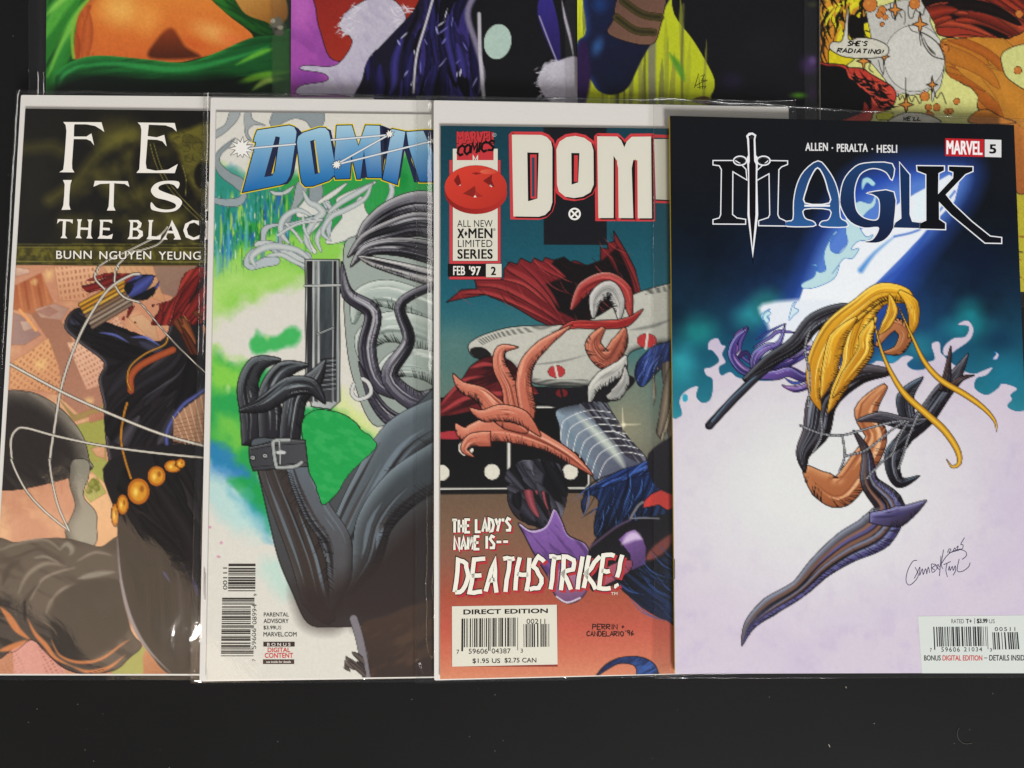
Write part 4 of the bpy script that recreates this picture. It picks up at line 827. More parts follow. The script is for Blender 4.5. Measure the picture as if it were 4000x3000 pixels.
# red folded cape, drawn as plain drapery
cape = Q(7, [(290, 1620), (410, 1520), (530, 1515), (515, 1440), (740, 1440), (745, 1360), (790, 1300), (850, 1320), (880, 1270), (960, 1310), (985, 1270), (1050, 1300), (1070, 1265), (1150, 1290), (1220, 1262), (1270, 1300), (1310, 1290), (1400, 1330), (1510, 1290), (1510, 1190), (1570, 1200), (1560, 1150), (1620, 1140), (1613, 1055), (1700, 1200), (1780, 1350), (1840, 1600), (1850, 1800), (1700, 1900), (1420, 1850), (1200, 1850), (1000, 1760), (820, 1650), (600, 1560), (420, 1590)])
c.shape(cape, '#7c2428', '#5a191d', 60, soft=2.5, ink=2, sm=False)
c.shape(Q(7, [(1150, 1280), (1220, 1262), (1270, 1300), (1400, 1330), (1520, 1290), (1640, 1180), (1740, 1380), (1800, 1640), (1780, 1800), (1400, 1800), (1160, 1680), (1000, 1500), (1230, 1420), (1120, 1320)]), '#140f10', soft=8, sm=False)
for pts, w, cc in (([(760, 1340), (900, 1420), (1050, 1540), (1160, 1680)], 60, '#9c3436'), ([(870, 1300), (980, 1400), (1100, 1540), (1180, 1660)], 44, '#8e2c30'), ([(980, 1290), (1070, 1360), (1200, 1420)], 34, '#9a3034'), ([(1070, 1290), (1150, 1360), (1230, 1420)], 26, '#a8383a'), ([(540, 1480), (720, 1500), (960, 1620), (1180, 1760)], 40, '#a43a3a'),
    ([(400, 1545), (600, 1545), (860, 1640), (1150, 1790)], 34, '#aa3c3c'), ([(730, 1430), (900, 1480), (1080, 1620)], 30, '#b34442'), ([(1620, 1110), (1720, 1300), (1800, 1500), (1830, 1700)], 36, '#8c2c2e'), ([(1540, 1210), (1600, 1290), (1650, 1400)], 28, '#7c2628')):
    c.line(Q(7, pts), w/2.02, cc, 8, .9, taper='both'); c.line(Q(7, [(a, b+w*.45) for a, b in pts]), 4, '#1a0c0d', 3, .9, taper='both')
c.streaks(cape, 70, 110, 3, 42, ['#2a0e10', '#b84a46', '#3c1214'], .7, 4, 12, .1)
# pale hoop with two-part red ovals
hoop = Q(8, [(445, 500), (480, 450), (580, 400), (760, 350), (950, 335), (1150, 330), (1400, 280), (1700, 100), (2000, 10), (2100, 10), (2100, 420), (1900, 470), (1700, 530), (1650, 600), (1600, 700), (1370, 790), (1180, 795), (960, 780), (860, 700), (700, 600), (560, 590), (480, 570)])
c.shape(hoop, '#c9c8bc', '#b7b8ae', 60, soft=2.5, ink=1.8, lo='#4a4a48', depth=26, light=(0, -1))
for dy in range(5): c.line(Q(8, [(520+dy*8, 445+dy*9), (700, 385+dy*9), (950, 345+dy*9), (1130, 350+dy*9)]), 2.2, '#252526', 2.5, .8, taper='end')
for dy in range(5): c.line(Q(8, [(950-dy*4, 780-dy*10), (1150, 792-dy*10), (1360, 786-dy*10)]), 2.2, '#252526', 2.5, .8, taper='both')
for dy in range(5): c.line(Q(8, [(1800, 60+dy*9), (1900, 50+dy*8), (2040, 25+dy*9)]), 2.2, '#252526', 2.5, .8, taper='end')
c.line(Q(8, [(910, 635), (1150, 610), (1340, 560)]), 9, '#8b8b86', 4, .9, taper='both'); c.line(Q(8, [(1680, 370), (1850, 340), (1990, 290)]), 14, '#84847e', 6, .9, taper='both')
c.shape(Q(8, [(470, 510), (560, 505), (620, 560), (560, 590), (480, 560)]), '#1d1c1c', ink=1)
c.shape(Q(8, [(1000, 800), (1370, 795), (1600, 700), (1720, 760), (1560, 900), (1360, 960), (1100, 960), (900, 870), (870, 800)]), '#19171a', soft=4)
for a, b, r, rot in ((1120, 686, 66, 0), (1808, 450, 76, -18), (1160, 850, 46, 0)):
    c.blob(8, a, b, r+3, r*.72+3, '#2a1616', .06); c.blob(8, a, b, r, r*.72, '#b5383a' if a != 1160 else '#6e1f22', .06)
    c.line(Q(8, [(a-r*.2, b-r*.8), (a+r*.15, b+r*.8)]) if rot == 0 else Q(8, [(a+8, b-r*.8), (a-8, b+r*.8)]), 9, '#d0cfc4' if a != 1160 else '#19171a', 2.5)
# grey and red ribbons (plain stand-in)
c.ribbon(8, [(1230, 220), (1330, 60), (1500, -10), (1640, 80), (1690, 280)], [20, 120, 130, 120, 10], '#8e2c2c', '#b5453e', '#e8b0a0', '#3c1214', ['#5a1618', '#d0605a'], 6, seed=50)
c.ribbon(8, [(1400, 280), (1420, 130), (1520, 60), (1590, 160), (1600, 290)], [20, 110, 140, 110, 20], '#b4b2ae', '#c9c7c0', '#e8e6e0', '#6e6e6c', ['#8a8a88', '#dcdad4', '#5e5e5c'], 8, seed=51)
c.ribbon(8, [(1100, 410), (1240, 330), (1450, 330), (1650, 310), (1780, 210)], [6, 60, 70, 70, 6], '#b0302f', '#8a2224', '#e87a6a', None, ['#d8604c', '#5c1416'], 6, seed=52)
c.ribbon(8, [(1480, 350), (1400, 480), (1500, 600), (1600, 470), (1640, 350)], [30, 130, 150, 130, 20], '#c47258', '#9c5240', '#eea484', '#6c3022', ['#8a4434', '#e08c70', '#5e2a20'], 8, seed=53)
c.ribbon(8, [(1370, 940), (1400, 820), (1480, 740), (1600, 660), (1650, 560)], [4, 90, 130, 120, 10], '#c6c5bc', '#a9aaa4', '#e4e2da', '#6b6b68', ['#8a8a86', '#e0ded6'], 6, seed=54); c.ribbon(8, [(1500, 880), (1570, 860), (1640, 760), (1640, 640)], [20, 100, 80, 4], '#bcbbb4', '#9c9c98', '#e4e2da', '#6b6b68', ['#8a8a86'], 4, seed=55)
# fluted steel cylinder with wires
cyl = Q(8, [(1120, 980), (1300, 930), (1480, 920), (1540, 990), (1660, 1180), (1800, 1340), (1790, 1430), (1560, 1560), (1420, 1520), (1300, 1330), (1160, 1240), (1140, 1100)])
c.shape(cyl, '#8fa2b0', '#4a4a5c', 35, soft=3, ink=2, lo='#1a1920', depth=50, light=(-.6, .8))
c.shape(Q(8, [(1300, 930), (1480, 920), (1540, 990), (1660, 1180), (1800, 1340), (1740, 1380), (1600, 1290), (1440, 1100), (1330, 1000)]), '#232129', '#3a3642', 60, soft=4, tex=(52, 90, 7, .6, '#9099a4', 5))
c.line(Q(8, [(1270, 1010), (1420, 1150), (1560, 1300), (1640, 1420)]), 34, '#c9d2c4', 22, .9, taper='both')
c.line(Q(8, [(1190, 1020), (1230, 1180), (1340, 1320), (1440, 1460)]), 34, '#6f8494', 16, .8, taper='both')
for j in range(7):
    t = j/6; a = np.array([1150+t*290, 1210+t*300]); m = np.array([1190+t*330, 1050+t*300]); b = np.array([1530+t*250, 995+t*330]) if j else np.array([1530, 995])
    c.line(Q(8, [a, (a+m)/2+[-12, -8], m, (m+b)/2+[-10, -38], b]), 3, '#e4e6e4', 2.5, .95)
c.line(Q(8, [(1540, 1130), (1640, 1180)]), 3, '#e4e6e4', 2.5); c.blob(8, 1632, 1092, 26, 26, '#fff8dc', 1, 1)
c.line(Q(8, [(1560, 1092), (1760, 1088)]), 5, '#efe6c4', 6, .8, taper='both'); c.line(Q(8, [(1622, 960), (1630, 1180)]), 5, '#efe6c4', 6, .8, taper='both')
# lower red cloth on the left
c.shape(Q(8, [(220, 940), (400, 740), (470, 640), (600, 570), (760, 600), (860, 720), (980, 850), (800, 900), (600, 960), (240, 1030)]), '#4d181c', '#6e2226', 90, ink=1.5, tex=(-20, 150, 14, .6, '#150c0d', 4))
for pts in ([(460, 660), (560, 630), (680, 640)], [(240, 940), (330, 830), (420, 750), (560, 720)], [(480, 820), (620, 850), (780, 850), (980, 850)], [(235, 1000), (400, 900), (560, 860)]): c.line(Q(8, pts), 16, '#b04042', 6, .9, taper='both')
c.shape(Q(8, [(220, 1150), (480, 1130), (500, 1190), (220, 1200)]), '#a8343c', ink=1.2)
# salmon flame-like ribbons (plain stand-in)
sm_ = ['#eaa487', '#8e4434', '#c46e56', '#f0b498', '#7a3626']
for q_, (P_, W_) in enumerate((([(1400, 1480), (1240, 1350), (1060, 1240), (860, 1160), (640, 1120), (430, 1160), (350, 1080)], [3, 90, 110, 170, 200, 120, 4]), ([(900, 1150), (760, 1060), (640, 960), (540, 860), (400, 800), (330, 700)], [20, 150, 160, 120, 80, 3]),
      ([(880, 1080), (800, 960), (760, 800), (690, 650), (700, 520), (830, 500)], [20, 150, 120, 110, 80, 3]), ([(920, 1120), (900, 960), (870, 780), (900, 620), (1020, 480), (1240, 330)], [10, 130, 120, 110, 90, 3]), ([(620, 1200), (480, 1210), (420, 1280), (495, 1340)], [120, 110, 60, 3]), ([(1000, 1180), (860, 1040), (700, 1000), (560, 1020), (450, 960)], [10, 120, 130, 90, 3]))):
    c.ribbon(8, P_, W_, '#d07c64', '#b8644e', '#f0b294', '#8e4434', sm_, 8, 80, 2, seed=40+q_, inkc='#2a0f0c')
# blue ribbons
b1 = Q(8, [(1730, 760), (1725, 640), (1800, 540), (1900, 480), (2100, 450), (2100, 700), (1960, 650), (1880, 700), (1780, 800)])
c.shape(b1, '#23356e', '#161c3c', 60, ink=1.8, tex=(110, 90, 8, .6, '#4a64b0', 4)); c.streaks(b1, 24, 90, 4, 118, ['#0c0f22', '#6a84cc'], .8, 3, 12, .1)
c.flow(Q(8, [(1860, 720), (2000, 640), (2000, 1170), (1880, 1150)]), ['#9a8a76', '#b4a48c', '#6c6056'], 10, 220, 40, 84, 4, 40)
b2 = Q(8, [(1330, 1640), (1400, 1560), (1600, 1440), (1800, 1370), (2100, 1150), (2100, 1800), (1980, 1700), (1700, 1640), (1480, 1760), (1420, 1900), (1440, 1700), (1560, 1560)])
c.shape(b2, '#14224c', '#0d1226', 40, ink=1.8, tex=(-32, 160, 10, .6, '#3a5cae', 4)); c.streaks(b2, 50, 150, 5, -28, ['#070810', '#4f78cc', '#26408a'], .85, 3, 8, -.08)
b3 = Q(9, [(1310, 110), (1400, 30), (1500, 0), (1700, -60), (2000, -100), (2100, 200), (2060, 260), (1880, 260), (1640, 330), (1430, 390), (1410, 260), (1440, 110), (1360, 70), (1330, 210)])
c.shape(b3, '#16264f', '#0b0c14', 90, ink=1.8, tex=(-70, 130, 9, .5, '#37599c', 7)); c.streaks(b3, 40, 120, 4, 105, ['#4a74c0', '#08090f'], .8, 5, 12, -.1)
c.shape(Q(9, [(1780, 120), (1840, 60), (1950, 10), (2060, -40), (2060, 160), (1960, 180), (1900, 140), (1780, 165)]), '#c8403a', ink=1.5, sm=False)
c.shape(Q(8, [(1820, 1310), (2100, 1180), (2100, 1600), (1880, 1560)]), '#242028', '#1a171c', soft=6)
c.shape(Q(9, [(1380, 470), (1500, 350), (1700, 270), (2100, 220), (2100, 560), (1840, 650), (1600, 730), (1500, 770), (1380, 780)]), '#151316', '#201b22', 60, soft=4, ink=1.5)
c.line(Q(9, [(1680, 250), (1740, 150), (1780, 120)]), 9, '#77767e', 3, 1, ink=1); c.line(Q(9, [(1680, 245), (1780, 240), (1900, 245)]), 6, '#77767e', 3, 1); c.line(Q(9, [(1680, 255), (1560, 320), (1380, 460)]), 9, '#54425c', 5, .9)
c.shape(Q(9, [(1590, 405), (1650, 350), (1720, 325), (1780, 400), (1805, 470), (1800, 600), (1680, 645), (1680, 520)]), '#7f5a9e', '#4d3560', 60, sm=False, ink=1.5); c.line(Q(9, [(1620, 440), (1700, 380), (1770, 400)]), 36, '#d9c4e2', 16, .9, taper='both')
c.shape(Q(9, [(1500, 620), (1680, 560), (1680, 640), (1560, 720), (1400, 780)]), '#b86470', '#8a4058', 30, ink=1.2); c.line(Q(9, [(1800, 560), (1900, 480), (2060, 330)]), 44, '#8e4a44', 12, .9, taper='both')
b4 = Q(9, [(1590, 740), (1700, 640), (1870, 570), (2060, 520), (2060, 1040), (1960, 1020), (1830, 960), (1700, 860)])
c.shape(b4, '#101116', '#1b2850', 60, ink=1.5, tex=(35, 150, 9, .4, '#33508e', 7)); c.streaks(b4, 26, 170, 3.5, 33, ['#385a9c', '#0a0b10'], .8, 6, 6, .12)
c.shape(Q(9, [(1420, 1450), (1480, 1370), (1560, 1320), (1640, 1300), (1760, 1300), (1850, 1340), (1890, 1400), (1890, 1480), (1740, 1480), (1730, 1400), (1700, 1360), (1600, 1350), (1500, 1400)]), '#1b2a5c', '#3f68b4', 20, ink=1.8, tex=(-30, 60, 8, .6, '#0d1430', 3))
# grey boulder and purple vessel (stand-in)
c.shape(Q(8, [(780, 1460), (820, 1380), (900, 1355), (1040, 1390), (1070, 1450), (1140, 1430), (1175, 1470), (1160, 1620), (1150, 1800), (1060, 1850), (900, 1840), (800, 1780), (745, 1640)]), '#4a4854', '#2a2730', 70, ink=2.2, hi='#7c7a88', depth=30, tex=(10, 100, 26, .5, '#1c1a20', 3))
c.shape(Q(8, [(1040, 1440), (1160, 1440), (1165, 1700), (1080, 1860), (960, 1860), (1000, 1600)]), '#121013', soft=10)
c.flow(Q(8, [(780, 1400), (1160, 1400), (1160, 1800), (900, 1860), (760, 1640)]), ['#4a4854', '#2c2a32', '#6a6876', '#1a181c', '#3a3844'], 26, 180, 44, 70, 5, 60)
c.flow(Q(9, [(780, 60), (1080, 60), (1040, 300), (860, 270)]), ['#2b2830', '#4a3038', '#1a181c', '#a8505a'], 12, 160, 34, 80, 6, 50)
vz = Q(9, [(830, 280), (920, 330), (1040, 300), (1100, 170), (1160, 260), (1210, 370), (1330, 430), (1370, 500), (1350, 600), (1360, 760), (1300, 860), (1200, 890), (1110, 830), (1060, 700), (1000, 600), (930, 480), (880, 380)])
c.shape(vz, '#8a62ae', '#5d3c74', 80, soft=3, ink=2.4, hi='#e4d4ee', depth=10, light=(.6, -.8), tex=(50, 110, 16, .45, '#3a2450', 4))
c.line(Q(9, [(840, 290), (930, 345), (1040, 310), (1100, 180)]), 5, '#d8c4e4', 3, 1); c.shape(Q(9, [(1060, 680), (1200, 620), (1350, 660), (1350, 780), (1290, 860), (1180, 880), (1100, 800)]), '#c88a9c', '#7a5478', 80, soft=16, op=.8)
c.line(Q(9, [(1120, 840), (1200, 885), (1300, 850)]), 6, '#efe6f0', 3, .9)
x, y = c.X, c.Y
c.grain(.02, 6); c.build(PC, BASE+TB+TH, kC)
Z = BASE+TB+TH+2e-5; cream = '#dfdccd'
i = Ink(PC, Z, kC, 'title_lettering')
def rrect(x0, y0, x1, y1, r):
    P = []
    for cx, cy, a0 in ((x1-r, y0+r, -90), (x1-r, y1-r, 0), (x0+r, y1-r, 90), (x0+r, y0+r, 180)):
        for k in range(7): a = math.radians(a0+k*15); P.append((cx+r*math.cos(a), cy+r*math.sin(a)))
    return P
Dl = [(808, 295), (1040, 297), (1085, 315), (1118, 350), (1128, 400), (1128, 830), (1110, 890), (1070, 930), (1020, 944), (820, 941)]
Ol = [(1160, 410), (1185, 350), (1240, 315), (1310, 305), (1380, 320), (1435, 360), (1453, 420), (1455, 690), (1430, 750), (1370, 785), (1300, 796), (1230, 785), (1180, 745), (1165, 690)]
Ml = [(1482, 308), (1640, 310), (1672, 340), (1697, 395), (1715, 350), (1755, 312), (1908, 310), (1915, 956), (1803, 956), (1800, 500), (1768, 495), (1755, 560), (1768, 955), (1652, 954), (1648, 560), (1635, 500), (1612, 462), (1612, 954), (1492, 954)]
Il = [(1932, 330), (2060, 330), (2060, 812), (1945, 806)]
for p in (Dl, Ol, Ml): i.stroke(Q(7, p+p[:1]), 24, '#cf3f43', 0, closed=True)
i.stroke(Q(7, [(1915, 305), (2060, 310)]), 12, '#cf3f43', 0); i.stroke(Q(7, [(1942, 826), (2060, 830)]), 9, '#cf3f43', 0)
for p in (Dl, Ol, Ml): i.poly(Q(7, [(a+16, b+12) for a, b in p]), '#140f10', 1)
i.poly(Q(7, [(a+0, b+10) for a, b in Il]), '#140f10', 1)
i.poly(Q(7, Dl), cream, 2, holes=[Q(7, [(930, 436), (1020, 438), (1010, 800), (936, 822)])]); i.poly(Q(7, Ol), cream, 2, holes=[Q(7, [(1278, 440), (1342, 441), (1332, 672), (1280, 690)])])
i.poly(Q(7, Ml), cream, 2); i.poly(Q(7, Il), cream, 2, col2='#b8b4a0', ang=0)
i.poly(Q(7, [(930, 436), (1020, 438), (1010, 800), (936, 822)]), '#140f10', 1.5); i.poly(Q(7, [(952, 452), (1004, 452), (1004, 800), (956, 800)]), '#cf3f43', 1.8); i.poly(Q(7, [(966, 475), (988, 475), (988, 785), (968, 785)]), '#1c4a5c', 2.4)
i.poly(Q(7, [(1278, 440), (1342, 441), (1332, 672), (1280, 690)]), '#140f10', 1.5); i.poly(Q(7, [(1300, 458), (1330, 458), (1328, 668), (1298, 668)]), '#cf3f43', 2.4)
for x_ in (1612, 1768): i.poly(Q(7, [(x_, 500), (x_+14, 500), (x_+14, 954), (x_, 954)]), '#140f10', 2.5); i.poly(Q(7, [(x_+14, 490), (x_+28, 500), (x_+28, 954), (x_+14, 954)]), '#c93a3e', 2.8)
i.poly(Q(7, [(1697, 395), (1672, 340), (1650, 315), (1668, 320), (1690, 345), (1700, 360), (1715, 350)]), '#140f10', 3)
cx, cy = 1304, 922; P = [(cx+42*math.cos(a), cy+42*math.sin(a)) for a in np.linspace(0, 2*math.pi, 28, endpoint=False)]
i.stroke(Q(7, P), 7, '#f2f0ea', 2, closed=True); i.stroke(Q(7, [(cx-26, cy-26), (cx+26, cy+26)]), 7, '#f2f0ea', 2.5); i.stroke(Q(7, [(cx+26, cy-26), (cx-26, cy+26)]), 7, '#f2f0ea', 3)
i.done()
i = Ink(PC, Z, kC, 'series_badge')
K = 15
i.rect(K, 145, 384, 688, 1640, '#1a1214', 0); i.rect(K, 148, 388, 684, 1636, '#cc4146', 1); i.rect(K, 180, 266, 658, 1446, '#2a1a18', 1.5); i.rect(K, 184, 270, 654, 1442, cream, 2)
i.rect(K, 226, 96, 610, 390, '#c8383e', 2.5)
i.text(K, 'MARVEL', (232, 92, 606, 212), '#15100f', .05, 3, quad=[(228, 92), (612, 92), (614, 214), (228, 218)]); i.text(K, 'MARVEL', None, '#c8383e', .03, 4, quad=[(228, 90), (604, 90), (606, 208), (228, 212)])
pen(i, K, 'COMICS', 228, 235, 610, 340, 9, '#100c0c', 5, slant=16, rise=-60, gap=.12)
i.stroke(Q(K, [(602+18*math.cos(a)+18, 126+18*math.sin(a)) for a in np.linspace(0, 6.28, 14, endpoint=False)]), 1.6, '#a9c0c6', 3, closed=True); i.text(K, 'R', (613, 116, 628, 138), '#a9c0c6', 0, 3)
i.poly(Q(K, [(392, 390), (392, 330), (406, 350), (420, 378), (434, 350), (448, 330), (448, 390), (436, 390), (434, 366), (420, 394), (406, 366), (404, 390)]), cream, 5)
def ell(cx, cy, rx, ry, n=36): return [(cx+rx*math.cos(a), cy+ry*math.sin(a)) for a in np.linspace(0, 2*math.pi, n, endpoint=False)]
i.poly(Q(K, ell(426, 730, 326, 224)), '#8c1f1c', 5, col2='#b9302a', ang=0); i.poly(Q(K, ell(424, 672, 326, 228)), '#d8402f', 6, col2='#bd3327', ang=60)
i.poly(Q(K, ell(560, 480+30, 90, 26)), '#df6a50', 6.4, col2='#d2432f', ang=0)
for P, cc in (([(240, 535), (270, 620), (258, 660), (225, 650), (195, 600)], '#7e1c1a'), ([(595, 540), (590, 600), (620, 670), (580, 660), (500, 606)], '#7e1c1a'), ([(416, 658), (424, 720), (400, 775), (290, 740)], '#8e241e'), ([(424, 720), (505, 768), (436, 776)], '#a82e26'), ([(380, 526), (425, 516), (482, 528), (430, 544)], '#8e241e'), ([(244, 660), (262, 638), (266, 655)], '#f0e8e0'), ([(566, 656), (575, 642), (600, 662), (588, 672)], '#f0e8e0'), ([(400, 778), (416, 756), (434, 778)], '#f4ece0')):
    i.poly(Q(K, P), cc, 7)
for t, box, b in (('ALL NEW', (230, 1016, 600, 1088), .0), ('X', (236, 1108, 298, 1204), .04), ('MEN', (350, 1104, 596, 1204), .028), ('LIMITED', (238, 1224, 598, 1298), .0), ('SERIES', (236, 1322, 598, 1420), .03)): i.text(K, t, box, '#120e0e', b, 3, spacing=1.05)
i.poly(Q(K, [(320, 1130), (338, 1158), (320, 1186), (304, 1158)]), '#120e0e', 3); i.text(K, 'R', (612, 1108, 624, 1124), '#4a4644', 0, 3); i.stroke(Q(K, ell(618, 1116, 11, 11, 12)), 1.2, '#4a4644', 3, closed=True)
i.rect(K, 132, 1474, 528, 1608, '#14100f', 3); i.rect(K, 526, 1470, 698, 1618, '#14100f', 4); i.rect(K, 531, 1474, 694, 1614, cream, 5)
i.text(K, 'FEB', (190, 1498, 310, 1590), '#f2efe6', .022, 5); i.text(K, "'97", (356, 1498, 474, 1592), '#f2efe6', .025, 5); i.text(K, '2', (586, 1506, 632, 1590), '#14100f', .04, 6)
i.done()
i = Ink(PC, Z, kC, 'caption_lettering')
for (dx, dy, w, cc, L) in ((10, 10, 17, '#b8343a', 1), (0, 0, 17, '#140f0e', 2), (0, 0, 11, '#f0ede0', 3)):
    pen(i, 9, "THE LADY'S", 326+dx, 256+dy, 770+dx, 352+dy, w/1.95*1.85, cc, L, slant=0, gap=.42, rise=-14)
    pen(i, 9, 'NAME IS--', 342+dx, 388+dy, 750+dx, 484+dy, w/1.95*1.85, cc, L, slant=0, gap=.42, rise=-16)
for (dx, dy, w, cc, L) in ((16, 18, 44, '#b8343a', 1.3), (0, 0, 46, '#140f0e', 2.3), (0, 0, 33, '#f0ede0', 3.3)):
    pen(i, 9, 'DEATHSTRIKE!', 345+dx, 560+dy, 1600+dx, 810+dy, w/1.95, cc, L, slant=30, gap=.34, jit=6.5, seed=7, rise=-40, sub=3)
i.text(9, 'TM', (1535, 806, 1584, 828), '#efe6da', 0, 3); i.done()
i = Ink(PC, Z, kC, 'bar_code_box')
i.rect(9, 321, 911, 1128, 1374, '#8a3a30', 0); i.poly(Q(9, [(323, 914), (1122, 902), (1128, 1357), (324, 1374)]), '#e0ddce', 1)
i.text(9, 'DIRECT EDITION', None, '#15110f', .05, 2, quad=[(412, 940), (1052, 932), (1052, 964), (412, 976)])
i.bars(9, [(396, 1008), (826, 1000), (826, 1250), (394, 1257)], 95, '#15110f', 6, cut=.88); i.bars(9, [(868, 1050), (1064, 1048), (1064, 1222), (870, 1226)], 38, '#15110f', 8, cut=1)
for t, b in (('7', (358, 1246, 378, 1278)), ('59606', (450, 1238, 596, 1276)), ('04387', (626, 1236, 770, 1274)), ('3', (846, 1238, 864, 1268)), ('00211', (892, 1010, 1034, 1048)), ('$1.95 US', (480, 1312, 690, 1352)), ('$2.75 CAN', (724, 1308, 966, 1348))): i.text(9, t, b, '#26211e', .008 if '$' in t else 0, 3)
i.done()
i = Ink(PC, Z, kC, 'signature')
pen(i, 9, 'PERRIN +', 1395, 1052, 1640, 1090, 4, '#3a1a16', 1, jit=2, gap=.25); pen(i, 9, 'CANDELARIO', 1350, 1105, 1630, 1142, 4, '#3a1a16', 1, jit=2, gap=.25); pen(i, 9, "'96", 1640, 1098, 1708, 1136, 4, '#3a1a16', 1, jit=2, gap=.25); i.done()

# ================================================================ COVER 4
kD = comic(QD, PD, BASE+TB, 'comic with sword shaped title letter on black fading to pale lilac, front right', 'comics of the front row')
c = Canvas(QD, (0, .985))
c.vgrad([(450, '#17181b'), (800, '#12161c'), (1000, '#0f1a28'), (1150, '#12283c'), (1350, '#154a60'), (1500, '#1f6c80'), (1650, '#2f8c9c'), (1800, '#3f9cb0')])
x = c.X; ed = np.clip((abs(x-3300)-300)/450, 0, 1)
idx = np.arange(c.X.size); c.mix(idx, np.clip(1-abs(c.X-3300)/520, 0, 1)*np.clip((c.Y-700)/400, 0, 1)*.55, hx('#2a4ea8'))
for k, a, b, rx, ry, cc, o in ((10, 680, 1240, 170, 150, '#2fa3a0', .85), (10, 1890, 1290, 140, 160, '#1fa0a8', .75), (11, 200, 150, 200, 160, '#1f9690', .7), (11, 520, 60, 170, 130, '#2fb0b4', .6), (11, 90, 360, 160, 220, '#35b0b8', .7), (11, 1850, 130, 260, 130, '#1f96a0', .6), (11, 1560, 240, 200, 140, '#30a8b4', .6), (11, 1380, 330, 160, 100, '#2f9cc0', .8), (11, 2100, 420, 200, 200, '#1c7c98', .5), (10, 1950, 1000, 240, 300, '#0d1830', .6), (11, 60, 40, 100, 120, '#0f2438', .7), (11, 2050, 200, 160, 120, '#10304c', .7)):
    c.blob(k, a, b, rx, ry, cc, 1, o)
c.mix(idx, np.clip((fbm(c.X, c.Y, 200, 77)-.5)*1.2, 0, .3)*np.clip((1700-c.Y)/500, 0, 1), hx('#0a0d14'))
# glow along the beam and the beam itself
c.shape(Q(10, [(1250, 430), (1850, 380), (1900, 560), (1650, 900), (1200, 1500), (700, 1500), (880, 1100), (1000, 800)]), '#2c4fb0', soft=130, op=.95)
c.shape(Q(10, [(1330, 560), (1840, 430), (1810, 640), (1500, 960), (1200, 1300), (900, 1500), (760, 1480), (900, 1160), (1040, 840)]), '#6f9ce0', soft=60, op=.6)
beam = Q(10, [(1765, 460), (1830, 500), (1800, 620), (1705, 720), (1480, 960), (1330, 1110), (1180, 1403), (740, 1403), (860, 1250), (900, 1130), (1010, 1050), (1080, 960), (1250, 780), (1480, 620)])
c.shape(beam, '#dfe6ee', '#e8ecee', 90, soft=4, sm=False); c.line(Q(10, [(1830, 500), (1800, 620), (1705, 720), (1480, 960), (1330, 1110)]), 3, '#2c55b4', 3, .9, False); c.line(Q(10, [(1765, 460), (1480, 620), (1250, 780)]), 3, '#3c68c0', 3, .7, False); c.shape(Q(11, [(600, -20), (1100, -20), (900, 260), (560, 300), (640, 150)]), '#dde4ec', soft=20)
c.line(Q(10, [(1240, 1030), (1320, 930), (1440, 830)]), 22, '#4f8cd0', 14, .95, taper='end'); c.line(Q(10, [(1440, 830), (1620, 770), (1800, 560)]), 8, '#3f6cc0', 6, .9)
c.shape(Q(10, [(1560, 580), (1640, 540), (1650, 700), (1560, 740)]), '#dce9ee', soft=10, sm=False)
c.line(Q(10, [(1290, 1150), (1500, 1000), (1640, 800)]), 12, '#2e4fa8', 16, .9)
# lilac ground with curling flame edge
lil = Q(11, [(-60, 760), (60, 690), (100, 660), (85, 590), (100, 540), (150, 500), (200, 490), (190, 550), (230, 590), (280, 560), (290, 450), (250, 420), (240, 380), (280, 370), (330, 330), (290, 270), (262, 260), (270, 210), (320, 190), (345, 230), (370, 240), (350, 290), (370, 340), (330, 370), (345, 420), (400, 400), (470, 440), (700, 440), (760, 250), (830, 120), (900, 200), (1000, 350), (1250, 350), (1310, 330), (1400, 345), (1470, 300), (1530, 310), (1490, 350), (1530, 385), (1600, 380), (1600, 340), (1660, 320), (1640, 230), (1690, 215), (1700, 280), (1740, 300), (1800, 260), (1880, 200), (1900, 130), (1860, 80), (1800, 110), (1870, 120), (1850, 180), (1780, 190), (1720, 240), (1720, 300), (1820, 380), (1900, 410), (1960, 390), (2020, 370), (1980, 420), (1920, 440), (1910, 500), (1980, 540), (2050, 500), (2080, 470), (2170, 500), (2130, 540), (2140, 570), (2110, 610), (2160, 640), (2260, 660), (2260, 900), (2260, 2400), (-60, 2400)])
g = fbm(c.X, c.Y, 260, 50)
old = c.C.copy(); c.shape(lil, '#c6bcca', soft=2.5, ink=1.1, inkc='#1e5a7c', sm=True)
P = smooth(lil); D = c.dist(idx, P)[0]; ins = np.clip(.5+D/3, 0, 1)
r = np.hypot((c.X-3200)/620, (c.Y-1880)/480); pale = np.clip(1.35-r, 0, 1)
c.mix(idx, ins*pale*.95, hx('#d6d8d6')); c.mix(idx, ins*np.clip((g-.5)*3, 0, 1)*.35*(1-pale), hx('#b5a8c6')); c.mix(idx, ins*np.clip((fbm(c.X, c.Y, 60, 61)-.55)*4, 0, 1)*.16*(1-pale), hx('#9a8cba'))
for a, b, rx, ry in ((120, 560, 20, 28),): c.blob(11, a, b, rx, ry, '#2f9cb4', .2)
flm = '#a9d4dc'
def fl(k, pts, col=flm, cc='#2a68b0'): c.shape(Q(k, pts), col, ink=1.2, inkc=cc)
